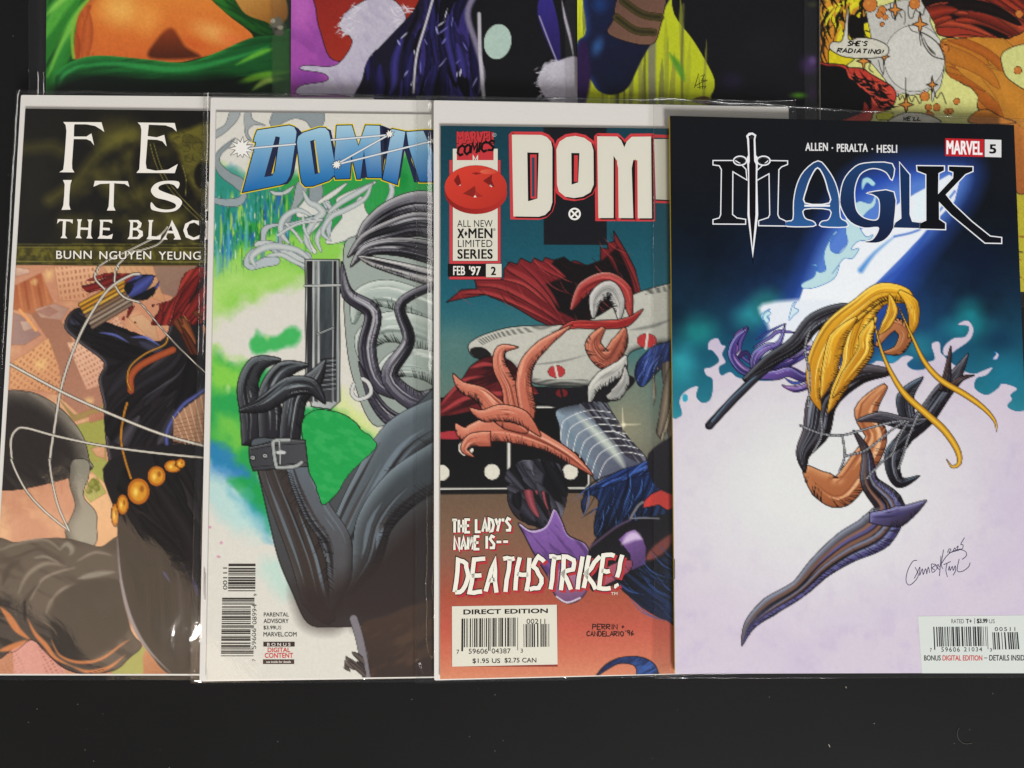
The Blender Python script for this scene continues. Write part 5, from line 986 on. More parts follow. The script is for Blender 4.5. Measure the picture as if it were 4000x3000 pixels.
fl(10, [(1150, 720), (1170, 660), (1230, 620), (1300, 630), (1330, 560), (1325, 640), (1270, 690), (1230, 760), (1270, 830), (1310, 820), (1290, 850), (1220, 860), (1180, 910), (1230, 900), (1190, 960), (1140, 960), (1100, 1010), (1070, 1050), (1110, 1000), (1080, 1080), (980, 1130), (900, 1140), (890, 1110), (960, 1070), (975, 1010), (950, 1000), (975, 998), (985, 1040), (1030, 1030), (1020, 960), (1030, 900), (1080, 810), (1100, 800), (1060, 850), (1060, 910), (1110, 930), (1160, 870), (1150, 800)], '#b6d6dc')
fl(10, [(1245, 530), (1250, 490), (1285, 478), (1325, 510), (1310, 530), (1275, 510), (1250, 552)])
fl(10, [(650, 1290), (700, 1260), (680, 1290), (695, 1320), (680, 1345), (650, 1320)])
fl(10, [(820, 1280), (835, 1230), (855, 1220), (840, 1250), (870, 1270), (840, 1300), (810, 1330)], '#c9e0e6')
fl(11, [(600, 60), (630, 25), (650, 40), (625, 60), (640, 80), (625, 100)], '#bfe0e2')
fl(11, [(2020, 320), (2040, 290), (2030, 275), (2055, 290), (2045, 320)], '#c6bcca')
# violet scrolls
for pts, w, cc in (([(390, 220), (440, 190), (500, 130), (460, 220), (470, 300), (560, 360), (620, 330)], 26, '#6a5aa8'), ([(410, 330), (440, 260), (430, 180), (480, 130)], 22, '#a870c0'), ([(440, 380), (420, 340), (500, 280), (540, 380)], 26, '#3a2c5c'), ([(560, 200), (640, 150), (740, 100)], 12, '#4a5ec0'), ([(540, 250), (640, 190), (700, 150), (820, 160)], 22, '#8c7ccc'), ([(560, 330), (640, 330), (700, 370), (820, 320), (900, 280)], 40, '#5b54b0'), ([(640, 400), (760, 380), (860, 420), (900, 350)], 34, '#7a5cb0'), ([(720, 480), (800, 500), (900, 480), (900, 430)], 18, '#c070b4'), ([(740, 440), (800, 470), (890, 440)], 16, '#4b6cc8'), ([(460, 330), (440, 300), (470, 260)], 14, '#efeef6'), ([(640, 300), (720, 290), (790, 330)], 12, '#e8e4f2')):
    c.line(Q(11, pts), w/1.58, cc, 3, .95, ink=1.6, taper='both', inkc='#1d1838', c1='#2a2250')
vm = ['#c8a0dc', '#241c48', '#8c9ce0']
for q_, (P_, W_, c_) in enumerate((([(560, 420), (470, 380), (410, 290), (440, 190), (510, 130)], [40, 60, 50, 30, 3], '#5a4a98'), ([(540, 380), (560, 300), (620, 250), (700, 220), (740, 100)], [40, 60, 50, 30, 3], '#6c6cc0'), ([(560, 400), (660, 350), (760, 330), (850, 260), (930, 250)], [40, 70, 60, 40, 3], '#5450a8'), ([(560, 420), (680, 420), (760, 400), (860, 440), (930, 380)], [40, 60, 60, 40, 3], '#7458a8'), ([(720, 485), (800, 505), (880, 480), (940, 400)], [3, 40, 36, 3], '#b06cb0'), ([(640, 330), (700, 280), (800, 300), (880, 240)], [10, 40, 30, 3], '#e0dcee'))):
    c.ribbon(11, P_, W_, c_, '#2c2450', '#cfd0f4', None, vm, 4, 70, 1.6, seed=140+q_, inkc='#1a1434')
# abstract ribbons: dark bar, gold plumes, bronze and glossy black sashes (plain stand-in)
c.line(Q(11, [(270, 730), (400, 590), (560, 430), (700, 320)]), 30, '#3a3a44', 3, 1, ink=2, c1='#141318'); c.line(Q(11, [(285, 705), (400, 570), (560, 420)]), 5, '#6a88a0', 4, .9)
bm = ['#6c7480', '#0f0d0f', '#4a4a52', '#8d93a0', '#151216']
c.ribbon(11, [(480, 450), (640, 330), (800, 230), (920, 90), (1100, 20), (1300, 40)], [20, 80, 100, 110, 90, 10], '#2a2628', '#171416', '#7c8490', None, bm, 10, seed=2)
c.ribbon(11, [(1590, 430), (1480, 560), (1500, 760), (1400, 920), (1440, 1080), (1570, 1040)], [4, 110, 90, 100, 70, 4], '#2a2a32', '#171418', '#7f9cb0', None, bm, 8, seed=3)
c.ribbon(11, [(1360, 480), (1240, 640), (1300, 800), (1220, 960), (1080, 1140), (960, 1090), (860, 990)], [30, 150, 130, 170, 190, 170, 40], '#b4744a', '#9a5a36', '#e2a878', '#7c4428', ['#d9a374', '#8a4c30', '#e0b084'], 9, seed=4)
c.ribbon(11, [(1380, 400), (1180, 420), (980, 560), (930, 760), (850, 900), (860, 1020)], [40, 130, 190, 170, 90, 8], '#2a2326', '#171316', '#84808a', None, bm, 14, seed=5)
c.ribbon(11, [(1160, 760), (1240, 900), (1260, 1080), (1380, 1230), (1300, 1380), (1120, 1480), (960, 1600), (820, 1740), (640, 1850), (520, 1960), (470, 2090)], [10, 60, 110, 190, 240, 200, 150, 110, 120, 70, 3], '#2c2224', '#1b161b', '#9aa2b4', '#4a4680', ['#6b4c40', '#5a578c', '#0f0c0e', '#86604e', '#141014', '#7c86a0'], 16, seed=6)
c.ribbon(11, [(1260, 1300), (1440, 1290), (1612, 1192)], [60, 130, 3], '#5f5a92', '#2a2230', '#9a9ac4', None, ['#3c3866', '#201c28'], 5, seed=7)
c.ribbon(11, [(1380, 900), (1480, 800), (1600, 680), (1700, 540), (1780, 440), (1868, 285)], [10, 90, 120, 110, 90, 3], '#37333a', '#19161b', '#8a8c98', None, bm, 12, seed=8)
c.ribbon(11, [(1720, 520), (1740, 400), (1760, 240)], [70, 44, 3], '#3c2c2c', '#151216', '#8a6a60', None, bm, 3, seed=9); c.ribbon(11, [(1760, 500), (1830, 440), (1905, 420)], [60, 30, 3], '#3c2c2c', '#151216', '#8a6a60', None, bm, 2, seed=10)
c.ribbon(11, [(1180, 700), (1320, 680), (1500, 720), (1620, 690)], [10, 70, 80, 10], '#3a343c', '#1c191d', '#a4a4ac', None, bm, 8, seed=18)
gm = ['#f6dc70', '#9a661a', '#b87a1e', '#f2cc50', '#7c4e14']
c.ribbon(11, [(1300, 240), (1400, 110), (1480, 160), (1440, 260), (1340, 280)], [20, 80, 90, 70, 6], '#b4744a', '#8e5430', '#dca070', None, ['#d9a374', '#8a4c30'], 4, seed=19)
for q_, (P_, W_) in enumerate((([(1500, -40), (1330, -60), (1220, 60), (1160, 220), (1140, 360), (1060, 520), (1000, 655)], [20, 110, 130, 120, 110, 80, 4]), ([(1530, 40), (1480, -70), (1330, -90), (1200, 0), (1040, 140), (940, 330), (920, 520), (960, 640)], [6, 90, 120, 120, 140, 130, 80, 4]),
      ([(1300, 60), (1240, 180), (1230, 280), (1120, 430), (1030, 560)], [10, 90, 100, 80, 4]), ([(1440, -100), (1520, -20), (1530, 100), (1500, 190)], [20, 80, 60, 4]), ([(1180, 60), (1060, 200), (1010, 400), (960, 560)], [10, 110, 100, 4]), ([(1380, -80), (1400, 20), (1360, 110), (1310, 170)], [10, 70, 60, 4]))):
    c.ribbon(11, P_, W_, '#e0aa2a', '#b97c1e', '#f8dc6c', '#8a5a18', gm, 9, 100, 1.5, seed=20+q_, inkc='#3c2408')
for pts, w in (([(1440, 0), (1530, 200), (1600, 340), (1700, 450), (1850, 540), (1960, 620), (2030, 700), (2043, 765)], 34), ([(1280, 60), (1330, 260), (1400, 420), (1480, 540), (1600, 650), (1720, 760), (1800, 880), (1812, 960), (1770, 985), (1735, 940)], 40)):
    c.line(Q(11, pts), w/1.58, '#e6b838', 3, 1, taper='both', ink=1.8, c1='#9c6a1a')
for k, pts in ((11, [(890, 140), (860, 260), (890, 420), (880, 620)]), (11, [(830, 730), (960, 780), (1090, 790), (1240, 750), (1400, 710), (1500, 700)]), (11, [(1500, 700), (1440, 800), (1400, 900), (1330, 960), (1240, 1060)]), (11, [(960, 680), (960, 800), (910, 895)]), (11, [(1090, 790), (1105, 920), (1070, 1020)]), (11, [(1105, 920), (1240, 880), (1380, 770), (1480, 700)]), (11, [(1560, 660), (1500, 800), (1470, 900), (1436, 1000)])):
    P = smooth(Q(k, pts), False, 8)
    for j in range(0, len(P)-1, 1): c.line([P[j], P[j]*.45+P[j+1]*.55], 6.5, '#8f9298', 2.5, 1, False, ink=1.5)
c.grain(.007); c.build(PD, BASE+TB+TH, kD)
Z = BASE+TB+TH+2e-5
i = Ink(PD, Z, kD, 'title_lettering')
wh = '#e6e8ec'; bk = '#0f1013'
M1 = [(362, 380), (490, 380), (520, 398), (552, 430), (558, 488), (474, 438), (472, 700), (500, 722), (550, 730), (550, 753), (362, 752), (362, 732), (398, 722), (408, 700), (412, 430), (398, 405), (362, 400)]
M2 = [(622, 440), (660, 405), (690, 380), (800, 382), (800, 398), (765, 412), (748, 430), (742, 700), (752, 722), (790, 740), (790, 764), (634, 762), (634, 738), (690, 720), (700, 700), (696, 450), (620, 492)]
Ao = [(985, 382), (1040, 432), (1085, 510), (1108, 600), (1115, 715), (1150, 742), (1150, 770), (1008, 768), (1008, 742), (1050, 730), (1056, 668), (903, 664), (905, 722), (955, 742), (955, 766), (800, 766), (800, 742), (838, 728), (842, 620), (862, 520), (905, 440)]
Ah = [(982, 420), (1018, 470), (1042, 550), (1052, 630), (907, 630), (915, 550), (945, 470)]
Gm = [(1425, 398), (1425, 490), (1395, 448), (1345, 425), (1290, 425), (1232, 460), (1202, 540), (1202, 620), (1215, 680), (1260, 722), (1330, 735), (1352, 700), (1350, 610), (1312, 578), (1285, 570), (1435, 566), (1436, 740), (1422, 800), (1380, 848), (1330, 866), (1265, 862), (1310, 850), (1342, 805), (1342, 772), (1260, 776), (1180, 742), (1130, 670), (1118, 600), (1138, 500), (1190, 430), (1260, 395)]
I_ = [(1472, 392), (1530, 462), (1530, 700), (1545, 742), (1590, 748), (1590, 780), (1436, 776), (1446, 748), (1482, 722)]
Kk = [(1575, 410), (1735, 412), (1735, 436), (1702, 452), (1700, 578), (1790, 482), (1792, 446), (1765, 436), (1765, 412), (1905, 416), (1905, 440), (1862, 458), (1745, 580), (1792, 640), (1900, 742), (2010, 830), (2076, 838), (2076, 868), (1980, 866), (1780, 700), (1705, 622), (1706, 728), (1742, 752), (1742, 786), (1592, 782), (1592, 752), (1630, 735), (1630, 458), (1578, 438)]
for p, c1, c2 in ((M1, bk, '#14161a'), (M2, bk, '#1c2a44'), (Ao, '#23406c', '#2c5a94'), (Gm, '#20406e', '#16203c'), (I_, '#17345e', '#1a2c50'), (Kk, bk, '#101118')):
    if p in (Ao, Gm): p = [tuple(t) for t in smooth(p, True, 3)]
    i.stroke(Q(10, p), 8.5, wh, .5, closed=True)
    i.poly(Q(10, p), c1, 1.5, holes=[Q(10, smooth(Ah, True, 3))] if c1 == '#23406c' else [], col2=c2, ang=90)
i.stroke(Q(10, smooth(Ah, True, 3)), 5, wh, 2, closed=True); i.rect(10, 903, 640, 1056, 652, wh, 2.2)
# sword in the title
i.poly(Q(10, [(595, 210), (617, 225), (611, 250), (615, 345), (628, 360), (622, 470), (628, 700), (596, 958), (564, 700), (568, 470), (560, 360), (568, 345), (562, 250), (556, 230), (572, 212)]), wh, 3)
i.poly(Q(10, [(590, 222), (606, 230), (601, 250), (604, 380), (614, 400), (612, 700), (595, 900), (577, 700), (574, 400), (578, 380), (574, 250), (570, 232)]), '#151014', 3.8)
i.poly(Q(10, [(592, 958), (600, 958), (597, 1000)]), '#0b0c10', 2)
for cx_ in (520, 660):
    i.stroke(Q(10, ell(cx_, 378, 36, 24, 24)), 9, wh, 4.5, closed=True); i.stroke(Q(10, ell(cx_, 378, 32, 20, 24)), 3.5, '#151014', 5.3, closed=True)
i.poly(Q(10, ell(588, 238, 12, 12, 10)), '#2c2c30', 4.6)
i.done()
i = Ink(PD, Z, kD, 'credits_lettering')
for t, a, b, yy in (('ALLEN', 910, 1042, 272), ('PERALTA', 1098, 1280, 278), ('HESLI', 1336, 1455, 284)): i.text(10, t, (a, yy, b, yy+46), '#dcdcdc', .03, 1, spacing=1.08)
for a, b in ((1070, 302), (1308, 308)): i.poly(Q(10, ell(a, b, 5, 5, 8)), '#dcdcdc', 1)
i.done()
i = Ink(PD, Z, kD, 'publisher_box')
i.poly(Q(10, [(1742, 244), (1974, 250), (1974, 356), (1742, 350)]), '#b8242c', 1); i.poly(Q(10, [(1978, 251), (2077, 254), (2077, 358), (1978, 355)]), '#d9d9d9', 1)
i.text(10, 'MARVEL', None, '#f2ecec', .028, 2, quad=[(1752, 258), (1962, 263), (1962, 343), (1752, 338)]); i.text(10, '5', (2008, 282, 2044, 334), '#141416', .05, 2); i.done()
i = Ink(PD, Z, kD, 'bar_code_box')
i.poly(Q(12, [(1557, 722), (2218, 716), (2300, 1074), (1582, 1074)]), '#c9cfca', 1)
i.text(12, 'RATED', (1764, 740, 1842, 766), '#4a4c4c', 0, 2); i.text(12, 'T+', (1854, 740, 1890, 766), '#26282a', .03, 2); i.rect(12, 1906, 734, 1909, 770, '#4a4c4c', 2); i.text(12, '$3.99', (1922, 738, 1986, 768), '#26282a', .03, 2); i.text(12, 'US', (1996, 740, 2032, 766), '#5a5c5c', 0, 2)
i.bars(12, [(1652, 788), (1986, 786), (1992, 926), (1658, 930)], 95, '#202224', 16, cut=.86); i.bars(12, [(2016, 822), (2178, 820), (2188, 926), (2022, 928)], 38, '#202224', 18, cut=1)
for t, b in (('7', (1632, 920, 1643, 942)), ('59606', (1702, 914, 1816, 942)), ('21034', (1842, 914, 1954, 940)), ('3', (2002, 920, 2014, 940)), ('00511', (2032, 790, 2158, 814))): i.text(12, t, b, '#2a2c2e', 0, 3, spacing=1.25)
i.text(12, 'BONUS', (1596, 964, 1698, 996), '#26282a', .018, 2); i.text(12, 'DIGITAL EDITION', (1710, 964, 1954, 996), '#c03434', .018, 2); i.rect(12, 1966, 978, 1986, 982, '#26282a', 2); i.text(12, 'DETAILS INSIDE', (1998, 962, 2232, 996), '#26282a', .018, 2)
i.done()
i = Ink(PD, Z, kD, 'signature')
s_ = '#3f3c58'
for pts in ([(1553, 378), (1525, 385), (1495, 440), (1484, 500), (1500, 530), (1530, 515), (1560, 470), (1540, 420)], [(1535, 490), (1555, 450), (1570, 420), (1568, 470), (1585, 430), (1590, 465), (1605, 430), (1612, 462)], [(1612, 462), (1622, 420), (1630, 455)], [(1640, 400), (1645, 450), (1665, 440), (1645, 425), (1668, 405), (1642, 400)],
    [(1672, 435), (1685, 405), (1670, 415), (1690, 435)], [(1700, 350), (1694, 430), (1690, 475)], [(1716, 312), (1702, 400), (1712, 430)], [(1690, 420), (1740, 345), (1800, 312), (1850, 322), (1856, 350), (1830, 372)], [(1740, 330), (1750, 308), (1762, 312), (1750, 330), (1775, 325)], [(1785, 300), (1775, 322), (1795, 318), (1785, 300)], [(1795, 300), (1806, 290), (1800, 318), (1818, 310)], [(1845, 238), (1822, 278), (1836, 282), (1832, 306), (1812, 308)],
    [(1716, 405), (1760, 385)], [(1738, 395), (1730, 440), (1740, 480)], [(1745, 440), (1752, 415), (1756, 440), (1770, 415), (1775, 440), (1788, 412), (1790, 440), (1775, 470)], [(1812, 370), (1800, 440), (1830, 446), (1868, 420), (1880, 392)]):
    i.stroke(Q(12, pts), 2.6, s_, 1, sm=True)
i.done()
staple(kD, PD, BASE+TB+TH, (2634, 2185), (2634, 2262))

# ================================================================ BACK ROW
b1 = comic(Q1, P1, BASE, 'comic with orange and green leafy cover art, back row far left', 'comics of the back row')
V = (.44, .70)
c = Canvas(Q1, (0, .72), 4, V); c.fill('#0e2a10')
x, y = c.X, c.Y
c.shape([(100, -300), (420, -300), (330, 0), (290, 200), (240, 300), (170, 420), (150, 100)], '#1d6a22', '#3f9c30', 300, soft=20, tex=(120, 200, 22, .7, '#0c3a12', 4))
for pts, w, cc in (([(170, 160), (230, 40), (330, -60)], 50, '#58b03c'), ([(185, 300), (240, 180), (300, 60), (380, -40)], 30, '#7cc84a'), ([(180, 60), (240, 0), (300, -40)], 24, '#8ad056'), ([(200, 380), (230, 260), (270, 140)], 34, '#2c8430')): c.line(pts, w, cc, 16, .9, taper='both')
org = Q(13, [(340, 60), (400, -20), (480, -120), (800, -160), (900, -30), (980, 60), (1090, 150), (1060, 200), (900, 240), (760, 270), (560, 262), (330, 258), (325, 180)])
c.shape(org, '#e8953a', '#d2662a', 90, soft=4, lo='#a8401c', depth=50, light=(.8, .2), sm=True)
[c.blob(13, a_, b_, r1, r2, cc_, 1, o_, 20) for a_, b_, r1, r2, cc_, o_ in ((520, 40, 150, 120, '#f2b85a', .9), (640, 80, 90, 120, '#eea048', .8), (920, 140, 150, 70, '#ecaa5a', .9), (360, 170, 60, 110, '#c04e20', .7), (1000, 170, 90, 40, '#e4733a', .7), (840, 190, 90, 36, '#cf5a24', .6))]
c.flow(Q(13, [(340, 60), (420, 40), (400, 250), (330, 250)]), ['#b84e20', '#c8602a'], 6, 160, 40, 96, 6, 20, ink=0, dark=.85)
c.shape(Q(13, [(650, 250), (670, 180), (740, 120), (800, 200), (860, 248)]), '#8e3c18', '#4a2010', 90, soft=16)
c.shape(Q(13, [(1010, -60), (1200, -60), (1240, 80), (1120, 120), (1040, 40)]), '#d9a050', '#8e5a20', 60, soft=8)
c.shape(Q(13, [(900, -20), (980, -30), (1060, 60), (1160, 100), (1180, 140), (1130, 150), (1020, 90)]), '#2c7a28', '#124414', 40, soft=4, tex=(30, 120, 12, .6, '#0c2c0e', 3))
grn = Q(13, [(240, 330), (300, 270), (420, 240), (620, 255), (800, 270), (940, 225), (1080, 165), (1200, 150), (1270, 140), (1270, 400), (1100, 330), (900, 350), (600, 340), (400, 330), (260, 380)])
c.shape(grn, '#1b6a2c', '#124c20', 60, soft=4, hi='#2f9440', depth=20, tex=(-8, 200, 16, .5, '#0c3616', 5))
for pts, w, cc in (([(320, 290), (500, 275), (760, 300), (980, 260), (1160, 200)], 26, '#2e9648'), ([(1020, 280), (1120, 230), (1180, 210)], 22, '#6cbc38'), ([(1000, 370), (1120, 330), (1250, 310)], 30, '#78b82e'), ([(250, 380), (280, 320), (360, 280)], 16, '#3aa050'), ([(1090, 390), (1150, 350), (1230, 340)], 26, '#b4d860')): c.line(Q(13, pts), w/1.1, cc, 12, .85, taper='both')
c.shape(Q(13, [(280, 350), (420, 320), (700, 345), (1000, 330), (1000, 420), (280, 420)]), '#0a160c', soft=40, op=.9); c.line(Q(13, [(318, 250), (312, 160), (330, 70), (380, 0)]), 12, '#8ab83c', 6, .9)
c.shape(Q(13, [(1180, 160), (1270, 150), (1270, 420), (1190, 420)]), '#2a5a24', '#3d6c2c', 90, soft=12, op=.7)
for a, b, rx, ry, cc in ((1195, 102, 44, 36, '#6f6a5c'), (1205, 140, 30, 20, '#5f5a4e'), (1180, 90, 14, 12, '#b4ae9c'), (1212, 118, 16, 12, '#a29c8a'), (1190, 125, 12, 9, '#3a362e')): c.blob(13, a, b, rx, ry, cc, .5, 1, 0, 3)
c.grain(.02); c.build(P1, BASE+TH, b1)

b2 = comic(Q2, P2, BASE, 'comic with magenta edge, white fur shapes and glossy violet black folds', 'comics of the back row')
c = Canvas(Q2, (0, .85), 4, V); c.fill('#111013')
c.shape([(1100, -300), (1600, -300), (1600, 500), (1100, 500)], '#b45ab4', '#a04aa4', 90, sm=False, tex=(40, 90, 40, .35, '#7a3a8c', 2))
c.blob(13, 1320, 340, 120, 70, '#7c3a94', 1, .7); c.blob(13, 1300, 40, 80, 160, '#c46cc0', 1, .7)
c.shape(Q(13, [(1365, -120), (1800, -120), (1780, 60), (1620, 220), (1445, 262), (1385, 140), (1365, 40)]), '#8e2420', '#a3301f', 60, soft=3, ink=1.5)
fur = Q(13, [(1560, 10), (1620, -10), (1700, 0), (1750, 60), (1740, 110), (1680, 180), (1600, 250), (1590, 330), (1560, 420), (1460, 410), (1290, 410), (1300, 370), (1410, 350), (1400, 318), (1300, 300), (1320, 282), (1440, 285), (1500, 230), (1520, 170), (1470, 120), (1490, 60)])
c.shape(fur, '#c9c4d2', '#b9b2c6', 60, soft=3, ink=1.2, tex=(60, 60, 26, .25, '#9a90b0', 5))
c.streaks(Q(13, [(1470, 60), (1560, 0), (1540, 180), (1460, 140)]), 40, 40, 4, 170, ['#dcd8e2', '#c9c4d2'], .9, 3, 50); c.streaks(Q(13, [(1720, 10), (1790, 40), (1700, 170), (1680, 60)]), 24, 40, 4, 20, ['#dcd8e2'], .9, 3, 50)
gl = Q(13, [(1900, -120), (1800, 30), (1690, 150), (1600, 250), (1565, 340), (1560, 470), (2060, 470), (2080, 380), (2070, 240), (2010, 60), (2110, -120)])
c.shape(gl, '#15121f', '#1c1838', 0, soft=3, sm=True)
c.shape(Q(13, [(1860, -60), (2060, -60), (2030, 60), (2060, 200), (2070, 330), (2050, 440), (1820, 440), (1740, 300), (1780, 160), (1830, 60)]), '#2c2660', '#3c3480', 60, soft=20, tex=(70, 60, 16, .6, '#120f28', 4))
c.flow(gl, ['#0c0a18', '#3c3684', '#1a1640', '#2a2564'], 60, 170, 30, 104, 4, 60, 200, ink=.8); c.streaks(Q(13, [(1700, 100), (2020, -20), (2060, 400), (1640, 400)]), 20, 40, 6, 100, ['#a8a8e0', '#e4e4f4', '#7a78c8'], .85, 6, 50)
c.line(Q(13, [(1880, -40), (1840, 100), (1800, 240), (1786, 400)]), 9, '#c9c4d4', 4, 1, ink=2)
c.line(Q(13, [(2060, -40), (2020, 60), (2060, 200), (2085, 300), (2080, 420)]), 22, '#8b8498', 12, .9)
c.shape([(1960, -200), (2560, -200), (2560, 600), (1900, 470), (1900, 300), (1870, 180), (1890, 60)], '#131215', sm=True)
c.line(Q(13, [(2070, 60), (2075, 240), (2090, 420)]), 14, '#d0ccd6', 5, .9)
c.blob(13, 2150, 180, 60, 78, '#b4ccc0', .05, 1, 10)
c.shape(Q(14, [(110, 60), (150, -60), (200, 100), (210, 270), (190, 265)]), '#3a2f8c', '#231c50', 90, soft=4); c.line(Q(14, [(215, 0), (230, 80), (250, 160), (268, 255)]), 12, '#c9c2d2', 6, 1, taper='both'); c.line(Q(14, [(118, 70), (160, 180), (196, 270)]), 5, '#b4aecb', 4, .9)
f2 = Q(14, [(140, 285), (200, 262), (290, 255), (300, 440), (170, 440), (120, 380), (112, 340)]); c.shape(f2, '#c4bfcc', soft=5); c.streaks(Q(14, [(100, 290), (200, 250), (200, 440), (110, 420)]), 60, 34, 4, 160, ['#d8d4de', '#c4bfcc'], .9, 4, 40)
c.grain(.02); c.build(P2, BASE+TH, b2)

b3 = comic(Q3, P3, BASE, 'comic with bright yellow stripes, navy and black shapes and two bronze bands', 'comics of the back row')
c = Canvas(Q3, (0, .74), 4, V); c.fill('#131216')
yel = Q(14, [(270, -120), (640, -120), (700, 60), (780, 170), (840, 270), (875, 350), (860, 410), (800, 460), (270, 460)])
c.shape(yel, '#c6cf28', '#b8c224', 90, soft=3)
c.streaks(yel, 46, 300, 16, 91, ['#8a8c3a', '#e0e840', '#6d7048', '#a4ac2c'], .7, 4, 3); 
for xx, w, cc in ((610, 30, '#77756a'), (740, 9, '#64663a'), (560, 16, '#8e9040'), (460, 10, '#4a4c2c'), (490, 8, '#54562c'), (580, 8, '#54562c')): c.line(Q(14, [(xx, 20), (xx-6, 250), (xx-4, 450)]), w, cc, 8, .85)
c.line(Q(14, [(680, 230), (720, 290), (745, 350)]), 26, '#4f8e2c', 14, .9, taper='both')
c.shape(Q(14, [(280, 460), (278, 200), (320, 130), (330, -120), (700, -120), (650, 60), (640, 120), (560, 260), (500, 380), (430, 410), (370, 390), (330, 340), (310, 450)]), '#182248', '#141428', 60, soft=4, hi='#2c4c8c', depth=30, light=(-.8, 0))
c.shape(Q(14, [(278, 460), (278, 230), (320, 180), (340, 340), (310, 460)]), '#2c1a44', soft=14); c.blob(14, 370, 200, 40, 70, '#3a70b4', 1, .7, 20); c.blob(14, 380, 20, 60, 60, '#1e4484', 1, .7); c.blob(14, 440, 330, 90, 90, '#10182f', 1, .8)
c.shape(Q(14, [(470, -20), (660, -80), (640, 120), (590, 195), (420, 150), (440, 80)]), '#6a4c40', '#7c5a48', 60, soft=4, ink=1.5)
for t in ([(452, 75), (530, 130), (612, 140)], [(480, 5), (560, 60), (640, 75)]): c.line(Q(14, t), 28, '#2c2818', 4, 1, ink=1.5, c1='#574c22')
for a, b, rx, ry, cc, o in ((1290, 280, 70, 70, '#5c3a84', .7), (1300, 260, 30, 30, '#8a68b4', .6), (1240, 412, 60, 22, '#4f8c1c', .9), (1300, 400, 30, 60, '#3a1a4c', .7), (950, 350, 80, 60, '#231c38', .7), (1300, 20, 40, 20, '#5a5c2a', .6), (1100, 200, 200, 160, '#1a181c', .6)): c.blob(14, a, b, rx, ry, cc, 1, o)
c.shape(Q(14, [(780, 440), (800, 420), (850, 420), (860, 450)]), '#5a3c2c')
c.grain(.02); c.build(P3, BASE+TH, b3)
i = Ink(P3, BASE+TH+2e-5, b3, 'signature')
for pts in ([(788, 380), (800, 340), (806, 318), (812, 385)], [(815, 330), (832, 322), (818, 350), (840, 345)], [(790, 372), (820, 355), (845, 348)], [(800, 378), (838, 372), (830, 382)], [(826, 330), (822, 385)]): i.stroke(Q(14, pts), 2.4, '#26260e', 1)
i.done()

b4 = comic(Q4, P4, BASE, 'comic with pale yellow bubble art and a speech balloon in two lines', 'comics of the back row')
c = Canvas(Q4, (0, .62), 4, (.40, 1)); c.fill('#dcdc8a')
W17 = lambda L: Q(17, L)
for yy in range(520, 1140, 1): pass
c.shape([(3960, 470), (4600, 470), (4600, 1200), (3960, 1200)], '#dccf3a', sm=False)
c.shape([(3900, 470), (4080, 470), (4040, 700), (3990, 760), (3950, 700)], '#d98a34', '#c8702c', 90, ink=1.5)
c.streaks([(3960, 820), (4050, 820), (4050, 1120), (3960, 1120)], 14, 40, 6, 10, ['#b06a1c', '#2a2010'], .8, 3)
c.shape(W17([(-60, -60), (480, -60), (470, 60), (440, 120), (560, 220), (600, 290), (560, 420), (300, 700), (-60, 760)]), '#e2d620', '#d8c81c', 60, ink=1.5)
c.shape(W17([(0, -60), (300, -60), (200, 60), (130, 200), (170, 300), (160, 420), (100, 560), (90, 700), (-60, 720)]), '#dc9a30', '#cc8424', 60, ink=2)
c.streaks(W17([(60, -40), (600, -40), (560, 420), (320, 420), (110, 400)]), 60, 90, 12, 100, ['#0f0c08', '#0f0c08', '#e8dc30', '#cc8a2c'], .95, 5, 40, .15); c.streaks(W17([(20, 0), (110, 40), (150, 620), (20, 620)]), 16, 120, 7, 95, ['#1a120a'], .9, 7, 20, .15)
c.shape(W17([(330, 330), (340, 160), (440, 200), (520, 180), (480, 400), (340, 400)]), '#100d0a', ink=1)
c.shape(W17([(480, 260), (560, 240), (620, 260), (600, 400), (560, 420), (500, 380)]), '#e2d620', ink=2)
for pts in ([(560, 300), (590, 290)], [(500, 330), (560, 350)]): c.line(W17(pts), 5, '#14100a')
burst_ = [(1000+ (520+ (60 if k % 2 else -30))*math.cos(k*math.pi/16), 520+(560+(60 if k % 2 else -40))*math.sin(k*math.pi/16)) for k in range(32)]
c.shape(W17([(520, 120), (700, 60), (900, 0), (1180, 0), (1200, 240), (1350, 560), (1320, 900), (1260, 1000), (1220, 1100), (1200, 960), (1120, 1080), (1080, 1020), (1000, 1030), (900, 1010), (820, 1040), (740, 900), (580, 700), (520, 640), (560, 420)]), '#c9c8c0', ink=1.2, soft=3)
for pts in ([(850, 1010), (870, 1080), (900, 1030), (930, 1090), (960, 1020)], [(960, 1020), (1000, 1100), (1040, 1040), (1090, 1120), (1120, 1010)], [(1230, 950), (1270, 1060), (1320, 1000), (1370, 1120)], [(560, 660), (540, 740), (580, 780)], [(770, 40), (780, 150), (810, 200), (860, 140), (890, 190)], [(960, 60), (970, 180), (1010, 190), (1040, 110), (1120, 160), (1140, 60)]): c.line(W17(pts), 4, '#2a2620', 2.5, .9)
c.blob(17, 1030, 630, 334, 366, '#3a3733', .02); c.blob(17, 1030, 630, 330, 362, '#d5d4cc', .03)
c.line(W17([(1110, 350), (1200, 400), (1290, 480), (1345, 600), (1360, 690)]), 5, '#33302c', 2.5, .9); c.line(W17([(1100, 360), (1130, 480), (1220, 600), (1340, 640)]), 5, '#33302c', 2.5, .9)
for k in range(6): c.line(W17([(1120+k*4, 380+k*14), (1160+k*8, 480+k*14), (1260, 580+k*4)]), 3.5, '#4a4640', 2.5, .8, taper='both')
